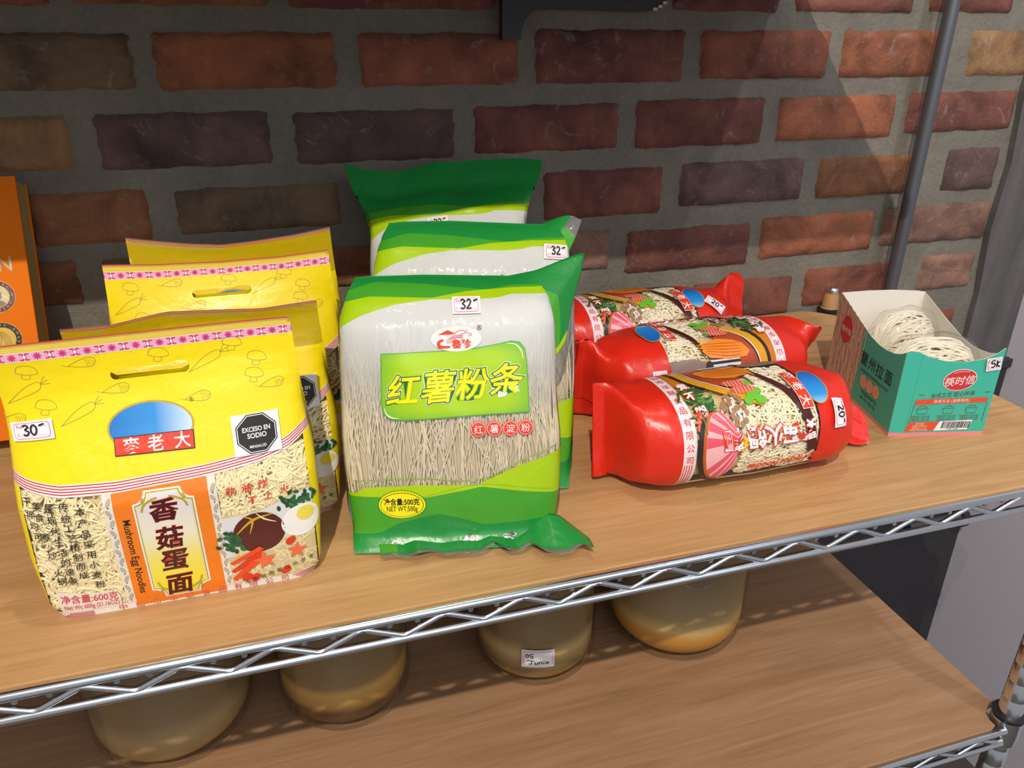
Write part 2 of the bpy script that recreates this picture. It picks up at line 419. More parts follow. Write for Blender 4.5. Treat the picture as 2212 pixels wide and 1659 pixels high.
def sheet(name, grid, mats, parent, sub=8, thick=.0004, split=None, sharp=False):     # loose piece of film through a grid of points
    Q = catmull(grid, sub)
    if sharp:
        G = np.asarray(grid, float); a_, b_ = G.shape[:2]; ia = np.linspace(0, a_-1, (a_-1)*sub+1); ib = np.linspace(0, b_-1, (b_-1)*sub+1)
        T = np.stack([[np.interp(ib, range(b_), G[i, :, k]) for i in range(a_)] for k in range(3)]); Q = .35*Q+.65*np.stack([[np.interp(ia, range(a_), T[k, :, j]) for j in range(len(ib))] for k in range(3)]).transpose(2, 1, 0)
    r, c = Q.shape[:2]
    F = [(i*c+j, i*c+j+1, (i+1)*c+j+1, (i+1)*c+j) for i in range(r-1) for j in range(c-1)]
    mi = [0]*len(F) if split is None else [split((i+.5)/(r-1), (j+.5)/(c-1)) for i in range(r-1) for j in range(c-1)]
    o = meshobj(name, Q.reshape(-1, 3), F, mats, parent, mi)
    md = o.modifiers.new('s', 'SOLIDIFY'); md.thickness = thick; md.offset = 0
    return o

# ------------------------------------------------------------------ shared materials
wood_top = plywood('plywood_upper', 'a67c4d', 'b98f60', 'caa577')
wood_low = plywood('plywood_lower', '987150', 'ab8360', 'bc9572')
chrome = mat('chrome', 'e2e5ea', .22, metal=1); chrome_dull = mat('chrome_dull', 'b4bac2', .3, metal=1)
for n, c in dict(yellow='f7de08', cream_bg='d8c48c', white='f0ece6', pale='e9e2d4', red_line='c8384c', magenta='d8327c', pink='f3b3cf', orange='f0801c',
                 maroon='4a1512', red='e03a20', red_ink='d24a5a', black='1b1a1c', olive='b2a13a', grey_leaf='b9b3a0', olive_line='a89c10', gold='c9a227',
                 brown='5a2418', cream='eadfae', egg='f4f1ea', yolk='eedc5a', herb='2f6a38', herb_dark='1f4c30', crab='ee4c22', carrot='ee7048',
                 strand='e8d8a0', photo_bg='d8c69a', dish='dfdcdc', pack_red='dc2a18', pack_white='f1dfe4', slate='8a726c', amber='e0a020', orange_bowl='d07a18', dark_bowl='2b2622',
                 broth='b04a2c', wing='ee8c28', wing_dark='c05c14', meat='e2604c', meat_line='f3b8a6', leaf='6cc038', veg='2e6434', veg_l='6a9a50', cap='a67c58', stem='e6dce4',
                 shabu='e8586a', shabu_l='f4b4b8', flower='f0cc14', chopstick='4c1c18', green_dark='1f8a3c', green_mid='46a02c', green_lime='a9cc10', lime_edge='8ab82a',
                 outline_green='1f7030', text_yellow='f4ea10', label_rim='58a838', oval_white='ecebe6', sticker='f4f1f4', sticker_pink='e79ab2', pink_txt='dc5a86', wedge='fbfaf8', flap_inside='c8ae10').items():
    ink('ink_'+n, c)
I = lambda n: 'ink_'+n
ink('ink_marker', '15151d', .5, 0); ink('paper', 'f3f0f3', .6, 0); ink('paper_pink', 'e08aa6', .6, 0); ink('octagon', '121214', .55, 0)
clear_film('clear_edge', haze=.10); clear_film('window_film', haze=.03, gloss=.8)
clear_film('window_film_red', haze=.03, gloss=.8)
clear_film('frosted_fade', haze=.05, fade=(.105, .178, .93), crinkle=2.2, scale=(1.4, 1.4, .5), gloss=1.5)
clear_film('clear_shine', haze=.03, gloss=.55, crinkle=.6)
uv_ramp('ink_plaque', ('v', .012, .092), [(0, 'f1dc10'), (.35, 'efe36a'), (.6, 'ece6cc'), (1, 'dfd8e2')])
uv_ramp('ink_blue', ('u', -.034, .022), [(0, '1277cc'), (.55, '2b90dc'), (1, 'cfe6f6')])
uv_ramp('ink_blue_roll', ('u', .012, .055), [(0, 'bfe2f6'), (.4, '2b90dc'), (1, '1268c4')])
uv_ramp('ink_label', ('box', 4.5, 136.5, 1, 1), [(0, 'b6d410'), (1, '58a82e')])
for nm in ('ink_label',):
    MATS.pop(nm)
uv_ramp('ink_label', ('box', .0045, .1365, .066, .033), [(.0, 'b4d60c'), (.45, 'a6d014'), (1, '5aae34')])
noodle_m = mat('noodle_dough', 'f8e8b8', .45); noodle_pale = mat('noodle_dough_pale', 'f5ebcc', .45); noodle_bed = mat('noodle_bed', 'c2a768', .7)
vermi_m = mat('vermicelli', 'e6d8ba', .35); vermi_bed = mat('vermicelli_bed', '93866c', .6)

def price_sticker(parent, fn, cx, cy, w, h, txt, rot=0, layer=9, mirror=1):
    a = Art(); a.push(cx, cy, rot, mirror, 1)
    a.rect(-w/2, w/2, -h/2, h/2, 'paper', layer)
    a.rect(-w*.43, w*.43, -h*.41, h*.41, 'paper_pink', layer+1, h*.18); a.rect(-w*.43+.0005, w*.43-.0005, -h*.41+.0005, h*.41-.0005, 'paper', layer+2, h*.16)
    a.text('Ref', -w*.27, h*.24, h*.24, 'paper_pink', layer+3, bold=.02); a.text('$', -w*.33, -h*.2, h*.2, 'paper_pink', layer+3)
    a.stroke([(-w*.1, h*.16), (w*.38, h*.18)], .00025, 'paper_pink', layer+3); a.stroke([(-w*.26, -h*.26), (w*.36, -h*.26)], .00025, 'paper_pink', layer+3)
    a.hand(txt, -w*.2, -h*.22, h*.52, h*.09, 'ink_marker', layer+4)
    a.pop(); return a.build('price_sticker', fn, parent, .004)

# ------------------------------------------------------------------ setting: brick wall, column, side wall, floor
YW = .917
m = mat('mortar', '8c8880', .9); t = NT(m)
nz = t.noise(60, 8, t.coords(), rough=.75); t.on(t.ramp(t.math('ADD', t.math('MULTIPLY', t.noise(9, 6, t.coords(), rough=.7), .6), t.math('MULTIPLY', t.noise(190, 5, t.coords(), rough=.8), .4)), [(.3, '6f6b61'), (.55, '8a8579'), (.75, 'a29c90')]), B(m).inputs['Base Color']); t.bump(nz, .8, .007, B(m))
m = mat('brick', '96584a', .85); t = NT(m)
at = t.new('ShaderNodeVertexColor'); at.layer_name = 'fired'
n1 = t.noise(14, 8, t.coords(), dist=.7, rough=.65); n2 = t.noise(120, 6, t.coords(), rough=.75)
mx = t.new('ShaderNodeMix', data_type='RGBA', blend_type='MULTIPLY'); mx.inputs[0].default_value = 1
t.on(at.outputs[0], mx.inputs[6]); t.on(t.ramp(n1, [(.28, '8a8688'), (.5, 'd0cccc'), (.72, 'fff6ee')]), mx.inputs[7])
mx2 = t.new('ShaderNodeMix', data_type='RGBA', blend_type='MIX'); t.on(mx.outputs[2], mx2.inputs[6]); mx2.inputs[7].default_value = lin('a09a90')
t.on(t.ramp(t.noise(26, 8, t.coords(), dist=1.8, rough=.78), [(.57, (0, 0, 0, 1)), (.72, (.75, .75, .75, 1))]), mx2.inputs[0])
t.on(mx2.outputs[2], B(m).inputs['Base Color'])
t.bump(t.math('ADD', n1, t.math('MULTIPLY', n2, .6)), .9, .006, B(m))

BR = [(-247, -185, 399, 446, 0), (-169, 18, 400, 446, 1), (33, 260, 398, 447, 2), (279, 454, 398, 452, 2), (472, 622, 398, 451, 2), (642, 823, 398, 455, 2), (845, 986, 399, 459, 2),
 (-319, -122, 322, 377, 4), (-105, 80, 320, 378, 3), (101, 286, 320, 377, 0), (303, 497, 319, 381, 2), (516, 705, 321, 380, 0), (722, 890, 320, 380, 3), (929, 1039, 320, 380, 6),
 (-320, -194, 245, 301, 6), (-174, 3, 242, 301, 5), (24, 209, 240, 298, 5), (228, 416, 243, 299, 2), (434, 621, 241, 302, 2), (638, 827, 243, 301, 3), (844, 1037, 247, 302, 2),
 (-341, -271, 169, 228, 0), (-253, -133, 166, 224, 1), (-110, 71, 170, 221, 4), (96, 292, 166, 218, 2), (316, 483, 158, 221, 2), (504, 696, 164, 223, 5), (715, 875, 163, 221, 1), (931, 1030, 161, 225, 5),
 (-379, -216, 101, 153, 1), (-196, -31, 101, 150, 4), (-9, 143, 95, 146, 1), (161, 317, 92, 145, 0), (336, 413, 89, 145, 7), (434, 624, 78, 139, 2), (638, 831, 83, 144, 3), (841, 1039, 86, 145, 7),
 (352, 520, -5, 55, 7), (539, 705, -3, 57, 2), (724, 880, 4, 63, 0), (931, 1036, 9, 66, 7)]
PAL = ['a86852', 'ac7652', '955f53', 'b87454', '90785f', '7a625d', 'c49a6c', 'ac8674']
rng = np.random.RandomState(4)
bricks = [(a/1000-.0015, b/1000+.0015, c/1000-.0025, d/1000+.0025, k) for a, b, c, d, k in BR]
for ci in range(-11, 7):                                   # the courses the packs and boards hide, and the wall beyond the frame
    z0 = .016+.0785*ci if ci > 0 else -.004+.076*ci
    if ci >= 6: z0 = .476
    x = -.8+(.1 if ci % 2 else 0)
    while x < 1.03:
        x2 = x+.185
        if x2 > 1.04: x2 = 1.04-rng.uniform(0, .02)
        hit = any(not (x2 < b[0]-.012 or x > b[1]+.012 or z0+.058 < b[2]-.012 or z0 > b[3]+.012) for b in bricks[:len(BR)])
        if x2-x > .04 and not hit: bricks.append((x, x2, z0, z0+.058, int(rng.choice([0, 1, 2, 2, 5, 3]))))
        x += .2
V = []; F = []; CL = []
for x0, x1, z0, z1, k in bricks:
    nx, nzn = max(4, int((x1-x0)/.007)), 9; b0 = len(V); s = rng.uniform(0, 99); tilt = rng.uniform(-.0012, .0012)
    for j in range(nzn+1):
        for i in range(nx+1):
            fx, fz = i/nx, j/nzn; x = x0+(x1-x0)*fx; z = z0+(z1-z0)*fz
            ed = min(fx*(x1-x0), (1-fx)*(x1-x0), fz*(z1-z0), (1-fz)*(z1-z0))
            rag = .0013*sin(x*90+s)+.0009*sin(x*287+s*3)+.0007*sin(x*700+s*7); ragx = .002*sin(z*260+s)+.002*sin(z*620+s*2)
            if j in (0, nzn): z += rag*(1 if j else .9)
            if i in (0, nx): x += ragx
            if (i in (0, nx)) and (j in (0, nzn)): x += (.004 if i == 0 else -.004); z += (.003 if j == 0 else -.003)
            y = YW-.006+tilt*(fx-.5)*2 if ed > .001 else YW+.006
            if 0 < i < nx and 0 < j < nzn: y += .0009*sin(x*130+s)*sin(z*170+s*2) + rng.uniform(-.0004, .0004) + (.0016 if (i in (1, nx-1) or j in (1, nzn-1)) else 0)
            V.append((x, y, z))
    for j in range(nzn):
        for i in range(nx):
            a = b0+j*(nx+1)+i; F.append((a, a+1, a+nx+2, a+nx+1))
    c = np.array(lin(PAL[k])[:3])*rng.uniform(.85, 1.12); CL += [tuple(c)+(1,)]*(len(V)-b0)
nb = len(F)
gx, gz = 60, 40; b0 = len(V)                               # mortar bed
for j in range(gz+1):
    for i in range(gx+1):
        x = -1.0+2.15*i/gx; z = -.9+1.55*j/gz; V.append((x, YW+.0015*sin(x*61+z*37)*sin(z*53), z)); CL.append((.3, .3, .3, 1))
for j in range(gz):
    for i in range(gx):
        a = b0+j*(gx+1)+i; F.append((a, a+1, a+gx+2, a+gx+1))
wall = meshobj('wall_back', V, F, [MATS['brick'], MATS['mortar']], None, [0]*nb+[1]*(len(F)-nb))
ca = wall.data.color_attributes.new('fired', 'FLOAT_COLOR', 'POINT'); ca.data.foreach_set('color', np.array(CL).ravel())
tag(wall, 'brick back wall of red and brown bricks with thick grey mortar', kind='structure')
m = mat('cement_column', '5d5b5a', .8); t = NT(m)
t.on(t.ramp(t.noise(6, 6, t.coords(scale=(3, 3, .6)), rough=.65), [(.3, '4a4848'), (.55, '5e5c5c'), (.8, '75726f')]), B(m).inputs['Base Color']); t.bump(t.noise(30, 6, t.coords()), .4, .004, B(m))
mb = MB(); mb.prism([(1.052, -.9), (1.175, -.9), (1.175, .65), (1.040, .65), (1.036, .5), (1.044, .42), (1.036, .3), (1.046, .2), (1.040, .1), (1.05, 0)], YW-.011, YW+.03)
tag(mb.build('trim_1', m, smooth=False), 'dark grey cement strip at the right end of the brick wall', kind='structure')
m = mat('side_paint', 'cfcad8', .7); t = NT(m); t.bump(t.noise(60, 4, t.coords()), .1, .002, B(m))
mb = MB(); mb.box(1.145, 1.2, .35, .95, -.9, .65); tag(mb.build('wall_right', m, smooth=False), 'lavender grey painted side wall at the right', kind='structure')
m = mat('floor_dark', '4a443e', .6); t = NT(m); t.bump(t.noise(20, 4, t.coords()), .1, .002, B(m))
mb = MB(); mb.box(-1.0, 1.2, -.6, .95, -.92, -.9); tag(mb.build('floor', m, smooth=False), 'dark floor under the rack', kind='structure')
# unseen black board, added above the frame to throw shade on the upper wall
m = mat('plain_black', '2a2826', .5)
mb = MB(); mb.box(-.9, .626, .55, YW-.006, .436, .456, .003)
tag(mb.build('shade_board', m, smooth=False), 'unseen black board added above the packs to shade the upper wall', 'shade board')
mb = MB()                                                  # black plate hanging at the top edge of the photo
P = [(.257, .446), (.257, .369), (.2785, .369)]
P += [(.2785+.024*(1-cos(a)), .372+.028*sin(a)) for a in np.linspace(.1, pi/2, 7)]
P += [(.425, .3975)]+[(.425+.04*sin(a), .3975+.04*(1-cos(a))) for a in np.linspace(.15, pi/2, 7)]+[(.465, .446)]
mb.prism(P, YW-.03, YW-.016)
rt_ = thing('wall_bracket', 'black metal plate with a rounded notch hanging on the bricks at the top edge', 'bracket', (.36, YW-.02, .4))
o = mb.build('plate', m, None, smooth=False); o.parent = rt_; o.matrix_parent_inverse = Matrix.Translation((-.36, -YW+.02, -.4))
for sx in (.30, .42):
    mb = MB(); mb.tube([(sx, YW-.017, .42), (sx, YW+.004, .42)], .006, 12)
    o = mb.build('mounting_stud', chrome_dull, None); o.parent = rt_; o.matrix_parent_inverse = Matrix.Translation((-.36, -YW+.02, -.4))
mb = MB()
for k in range(7):
    a = .35+k*.17; mb.box(.425+.0395*sin(a)-.003, .425+.0395*sin(a)+.002, YW-.0315, YW-.0295, .3975+.0395*(1-cos(a))-.001, .3975+.0395*(1-cos(a))+.002)
o = mb.build('chipped_edge', mat('bare_metal', 'c8c2b4', .5), None, smooth=False); o.parent = rt_; o.matrix_parent_inverse = Matrix.Translation((-.36, -YW+.02, -.4))
o['label'] = 'chipped edge showing pale bare metal'

def keep(o, parent):                                       # parent an object built in world coordinates
    o.parent = parent; o.matrix_parent_inverse = (Matrix.LocRotScale(parent.location, parent.rotation_euler, None)).inverted(); return o

# standing pipe on the wall
pole = thing('pipe', 'grey metal pipe running up the brick wall behind the teal carton', 'pipe', (.853, .885, -.1))
mb = MB(); mb.tube([(.8515, .884, -.1), (.8545, .884, .6)], .0093, 20)
pm = mat('pipe_metal', '6e7076', .38, metal=.75); keep(mb.build('tube', pm), pole)
mb = MB(); mb.box(.835, .869, .89, YW-.004, -.07, -.05, .002); keep(mb.build('wall_clamp', chrome_dull, smooth=False), pole)

# ------------------------------------------------------------------ wire rack, boards
YF, X0, X1, ZL = .436, -.46, .752, -.335
rack = thing('wire_rack', 'chrome wire shelving rack carrying two plywood boards', 'rack', (.15, .66, -.9))
def rack_level(zt, dz, x1):
    mb = MB(); mb.tube([(X0, YF, zt-.0045), (x1, YF, zt-.0045)], .0036, 14); fr = keep(mb.build('front_rail', chrome), rack)
    mb = MB(); mb.tube([(X0, YF, zt-.0235), (x1, YF, zt-.0235)], .0034, 14); keep(mb.build('lower_rail', chrome), rack)
    mb = MB(); mb.tube([(X0, .905, zt-.0055), (x1, .905, zt-.0055)], .0036, 8); mb.tube([(X0, .905, zt-.0245), (x1, .905, zt-.0245)], .0034, 8); keep(mb.build('rear_rail', chrome), rack)
    mb = MB(); mb.tube([(x1, YF+.006, zt-.0075), (x1, .905, zt-.0075)], .0034, 8); mb.tube([(x1, YF+.006, zt-.0265), (x1, .905, zt-.0265)], .0034, 8); keep(mb.build('side_rail', chrome), rack)
    pts = []; k = 0; x = -.0394-.06*7
    def arc(x, z): pts.append((x, YF, z))
    while x < x1-.02:
        zt_, zb_ = zt-.0085, zt-.0205
        for dx, zz in ((-.004, zt_-.0012), (0, zt_), (.004, zt_-.0012), (.026, zb_+.001), (.030, zb_), (.034, zb_+.001)):
            if x+dx < x1: arc(x+dx, zz)
        x += .06
    mb = MB(); mb.tube(pts, .0024, 9); keep(mb.build('truss_wire', chrome), rack)
    x = -.0394-.02*10 if zt == 0 else .2206
    while x < x1-.01:
        mb = MB(); mb.tube([(x, YF+.0005, zt-.0108), (x, .903, zt-.0108)], .0021, 8); keep(mb.build('cross_wire', chrome_dull), rack)
        x += .02
rack_level(0, 0, X1); rack_level(ZL, 0, .715)
def post(x, y, z0, z1, r=.0125):
    prof = []; z = z0
    while z < z1:
        prof += [(r, z), (r, z+.0215), (r-.0008, z+.0225), (r-.0008, z+.0245)]; z += .025
    mb = MB(); mb.lathe(prof, (x, y, 0), 24); return keep(mb.build('post', chrome), rack)
FP = (.7275, .4465)
post(FP[0], FP[1], -.9, .04); post(-.47, .4465, -.9, .04); post(-.47, .898, -.9, .022)
# rear right post ends just above the board: taped sleeve with a chrome cap
post(.768, .905, -.9, -.012, .0105)
mb = MB(); mb.lathe([(.013, -.003), (.0132, .004), (.0118, .0045), (.0112, .02), (.0098, .026)], (.768, .905, 0), 24); keep(mb.build('post_sleeve', mat('sleeve_tan', 'b58a5c', .55)), rack)
mb = MB(); mb.lathe([(.0085, .026), (.0095, .027), (.0095, .033), (.008, .035), (.004, .0355)], (.768, .905, 0), 24); keep(mb.build('post_cap', chrome), rack)
mb = MB(); mb.lathe([(.016, -.006), (.0165, .003), (.0145, .004)], (.768, .905, 0), 24); keep(mb.build('collar', mat('collar_black', '1c1b1d', .45)), rack)
mb = MB(); mb.lathe([(.0155, ZL-.03), (.0172, ZL-.012), (.0172, ZL+.006), (.0145, ZL+.007)], FP+(0,), 28); keep(mb.build('collar', chrome), rack)
mb = MB(); mb.lathe([(.0135, ZL+.007), (.0175, ZL+.008), (.018, ZL+.011), (.0135, ZL+.012)], FP+(0,), 28); keep(mb.build('split_sleeve', mat('sleeve_black', '20222a', .4)), rack)

def board(name, label, x0, x1, y0, y1, z, m, notch):
    P = [(x0, y0)]
    if notch: P += [(x1-.034, y0)]+[(FP[0]+.021*cos(a), FP[1]+.021*sin(a)) for a in np.linspace(pi*1.05, pi*.35, 8)]+[(x1, y0+.04)]
    else: P += [(x1-.045, y0), (x1, y0+.045)]
    P += [(x1, y1-.03), (x1-.022, y1-.008), (x1-.034, y1), (x0, y1)]
    n = len(P); V = [(p[0], p[1], z-.006) for p in P]+[(p[0], p[1], z) for p in P]
    F = [tuple(range(n))[::-1], tuple(n+i for i in range(n))]+[(i, (i+1) % n, n+(i+1) % n, n+i) for i in range(n)]
    o = meshobj(name, V, F, m, None, smooth=False); bv = o.modifiers.new('b', 'BEVEL'); bv.width = .0008; bv.segments = 2; bv.limit_method = 'ANGLE'
    return tag(o, label, 'shelf board')
board('plywood_board', 'upper plywood board on which the noodle packs stand', X0, .761, YF+.0037, .912, 0, wood_top, False)
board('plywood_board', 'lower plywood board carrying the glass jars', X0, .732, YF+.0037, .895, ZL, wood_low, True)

# ------------------------------------------------------------------ glass jars on the lower board
glass_m = bpy.data.materials.new('jar_glass'); glass_m.use_nodes = True; t = NT(glass_m); t.n.remove(t.n['Principled BSDF'])
tr = t.new('ShaderNodeBsdfTransparent'); tr.inputs[0].default_value = (.93, .93, .9, 1); gl = t.new('ShaderNodeBsdfGlossy'); gl.inputs['Roughness'].default_value = .03
fr = t.new('ShaderNodeLayerWeight'); mx = t.new('ShaderNodeMixShader'); t.on(t.math('ADD', t.math('MULTIPLY', t.math('POWER', fr.outputs['Facing'], 5), .7), .04), mx.inputs[0]); t.on(tr.outputs[0], mx.inputs[1]); t.on(gl.outputs[0], mx.inputs[2]); t.on(mx.outputs[0], t.n['Material Output'].inputs[0])
def brew(name, stops):
    m = mat(name, '6e5a3a', .35); t = NT(m); sx = t.new('ShaderNodeSeparateXYZ'); t.on(t.coords(), sx.inputs[0])
    z = t.math('ADD', sx.outputs[2], t.math('MULTIPLY', t.math('SUBTRACT', t.noise(9, 5, t.coords(scale=(1, 1, 2.5)), dist=.8), .5), .012))
    z = t.math('DIVIDE', z, .17); t.on(t.ramp(z, stops), B(m).inputs['Base Color']); return m
JARS = [(-.178, .718, .085, 'wide glass jar of murky brown brew, leftmost of the four jars', [(0, '6c5230'), (.15, 'a5834e'), (.32, 'b09a70'), (.45, '8a7858'), (.75, '74664c'), (.95, '605442')]),
        (.010, .706, .075, 'glass jar with a clear dark brown layer at its base, second from the left', [(0, '5e4028'), (.22, '694830'), (.27, 'b8904a'), (.38, 'd0a860'), (.44, '8c7656'), (.7, '75654c'), (.95, '605442')]),
        (.243, .703, .074, 'glass jar with a paper label dated in June', [(0, '8e6a38'), (.14, 'b28a48'), (.2, '806a48'), (.34, 'ccb27c'), (.45, '82714f'), (.95, '5e523e')]),
        (.433, .698, .087, 'glass jar with bright amber sediment layers at its base, rightmost jar', [(0, '8a6a4a'), (.1, 'ac7a3a'), (.26, 'd69a44'), (.33, 'dcbc7c'), (.44, 'a08c68'), (.7, '7e7056'), (.95, '665a46')])]
for i, (x, y, r, lab, st) in enumerate(JARS):
    j = thing('glass_jar', lab, 'jar', (x, y, ZL), group='glass jars on the lower board')
    def prof(d, h0, h1):
        R = r-d; c = r*.42
        p = [(R*.55, h0), (R-c*.62, h0+.0012)]+[(R-c+c*sin(a), h0+c-c*cos(a)) for a in np.linspace(.5, pi/2, 9)]
        return p
    mb = MB(); mb.lathe(prof(0, 0, 0)+[(r, .17), (r*.97, .195), (r*.8, .22), (r*.62, .232), (r*.62, .25), (r*.66, .252), (r*.66, .256), (r*.60, .256)], (0, 0, 0), 56, True, False); gls = mb.build('glass', glass_m, j)
    mb = MB(); mb.lathe(prof(.0034, .007, 0)+[(r-.003, .165)], (0, 0, 0), 56); mb.build('brew', brew('brew_%d' % i, st), j)
    if i == 2:
        a = Art(); w_, h_ = .038, .026
        a.rect(-w_/2, w_/2, -h_/2, h_/2, 'paper', 1, .001)
        for q, la in ((.0014, 2), (.0028, 4)):
            a.rect(-w_/2+q, w_/2-q, -h_/2+q, h_/2-q, 'paper_pink', la, .002); a.rect(-w_/2+q+.0005, w_/2-q-.0005, -h_/2+q+.0005, h_/2-q-.0005, 'paper', la+1, .002)
        k = 'ink_marker'; W = .0011
        a.ell(-.0125, .005, .0022, .0028, k, 6); a.ell(-.0125, .005, .001, .0014, 'paper', 7); a.stroke([(-.005, .0075), (-.009, .0075), (-.009, .005), (-.006, .0045), (-.0065, .002), (-.009, .0025)], W, k, 6)
        a.stroke([(-.0125, -.002), (-.004, -.002)], W, k, 6); a.stroke([(-.0075, -.002), (-.0075, -.0065), (-.0105, -.007)], W, k, 6)
        a.stroke([(-.0035, -.004), (-.003, -.007), (-.0005, -.0065), (-.0005, -.004)], W, k, 6); a.stroke([(.0015, -.007), (.0015, -.0045), (.004, -.0042), (.0043, -.007)], W, k, 6)
        a.stroke([(.0065, -.0045), (.0065, -.007)], W, k, 6); a.ell(.0066, -.0025, .0006, .0006, k, 6); a.ell(.0105, -.0055, .0022, .0018, k, 6); a.ell(.0105, -.0055, .0009, .0007, 'paper', 7)
        a0 = math.atan2(-y, -x)+.06
        def jm(u, v):
            q = a0+u/r; n = np.stack([np.cos(q), np.sin(q), q*0], 1); return n*(r+.0004)+np.stack([q*0, q*0, .058+v], 1), n
        a.build('date_label', jm, gls, .004)

# ------------------------------------------------------------------ pipes under the shelf at the right
dp = thing('metal_panel', 'black metal panel on the wall below the upper board, right of the lower board', 'panel', (1.0, YW-.012, -.5))
mb = MB(); mb.box(.80, 1.150, YW-.020, YW-.012, -.88, -.12, .002); keep(mb.build('panel', mat('panel_black', '343336', .45), smooth=False), dp)
mb = MB(); mb.box(.80, 1.150, YW-.026, YW-.020, -.135, -.12, .001); keep(mb.build('panel_rim', MATS['panel_black'], smooth=False), dp)
p1 = thing('pipe', 'short grey pipe stub in front of the dark strip below the shelf', 'pipe', (1.08, YW-.03, -.41))
mb = MB(); mb.tube([(.99, YW-.045, -.415), (1.1, YW-.045, -.415)], .010, 18); keep(mb.build('tube', pm), p1)
mb = MB(); mb.tube([(1.1, YW-.045, -.415), (1.112, YW-.045, -.415)], .018, 18); mb.box(1.1, 1.112, YW-.045, YW-.020, -.42, -.41); keep(mb.build('flange', mat('flange_dark', '2a2a2c', .5)), p1)
p2 = thing('outlet', 'white outlet box half hidden behind the shelf rail at the right', 'outlet', (1.0, YW-.02, -.315))
mb = MB(); mb.box(1.0, 1.045, YW-.042, YW-.020, -.335, -.30, .003); keep(mb.build('box', mat('outlet_white', 'a8a6a2', .5), smooth=False), p2)
mb = MB(); mb.box(1.012, 1.017, YW-.044, YW-.041, -.322, -.312); mb.box(1.027, 1.032, YW-.044, YW-.041, -.322, -.312); keep(mb.build('socket', mat('socket_dark', '2c2c2e', .5), smooth=False), p2)

# ------------------------------------------------------------------ orange cookbook leaning on the wall
bk = thing('cookbook', 'orange hardcover cookbook with award seals leaning on the wall at the left edge', 'book', (-.335, .770, .0150), (radians(-23.5), 0, radians(1)))
bw, bh = .188, .2555
mb = MB(); mb.box(-bw/2, bw/2, 0, .003, 0, bh, .0008); ob = mat('cover_orange', 'e6740a', .65, spec=.15); fc = mb.build('front_cover', ob, bk, smooth=False)
mb = MB(); mb.box(-bw/2+.004, bw/2-.0015, .003, .035, .004, bh-.003); m = mat('page_edges', 'b8a468', .8); t = NT(m); t.bump(t.noise(300, 2, t.coords(scale=(.1, 3, .1))), .5, .002, B(m)); mb.build('page_block', m, bk, smooth=False)
mb = MB(); mb.box(-bw/2, bw/2, .035, .0375, 0, bh, .0008); mb.build('back_cover', ob, bk, smooth=False)
def flat_fn(y=-.0001): return lambda u, v: (np.stack([u, np.full(len(u), y), v], 1), np.tile([0., -1., 0.], (len(u), 1)))
a = Art(); a.text('N', bw/2-.0192, .1705, .0205, 'ink_book_grey' if ink('ink_book_grey', 'b9a88c') else '', 1, sx=.85, bold=.01); a.build('title', flat_fn(), fc, .02)
def seal(name, cx, cz, R, rim, ring, face, txt, tcol):
    a = Art(); a.ell(cx, cz, R, R, rim, 1, n=48); a.ell(cx, cz, R*.97, R*.97, ring, 2, n=48); a.ell(cx, cz, R*.70, R*.70, rim, 3, n=48); a.ell(cx, cz, R*.67, R*.67, face, 4, n=48)
    for i, ch in enumerate(txt):
        q = radians(200-i*(340/len(txt)))
        if ch != ' ': a.text(ch, cx+R*.835*cos(q), cz+R*.835*sin(q), R*.2, tcol, 5, rot=math.degrees(q)-90)
    return a, cx, cz, R
ink('seal_maroon', '6e2a24'); ink('seal_cream', 'd9c79a'); ink('seal_black', '201a16'); ink('seal_gold', 'd8b648'); ink('seal_shade', '8c7a5a'); ink('seal_gold_d', 'a8842a')
a, cx, cz, R = seal('s', bw/2-.0300, .1395, .0158, 'seal_cream', 'seal_maroon', 'seal_cream', 'BOOK AWARD WINNER  ', 'seal_cream')
a.ell(cx, cz+.0015, .0042, .0058, 'seal_shade', 5); a.ell(cx, cz-.0070, .0068, .0032, 'seal_shade', 5)
a.build('award_seal', flat_fn(), fc, .02)
a, cx, cz, R = seal('s', bw/2-.0303, .0978, .0168, 'seal_gold', 'seal_black', 'seal_gold', 'COOKBOOK AWARDS    ', 'seal_gold')
for k in range(4): a.stroke([(cx-.0078+k*.0017, cz-.0078), (cx-.0055+k*.0017, cz+.0024), (cx, cz+.0075-k*.0012), (cx+.0055-k*.0017, cz+.0024), (cx+.0078-k*.0017, cz-.0078)], .0006, 'seal_gold_d', 5)
a.build('award_seal', flat_fn(), fc, .02)

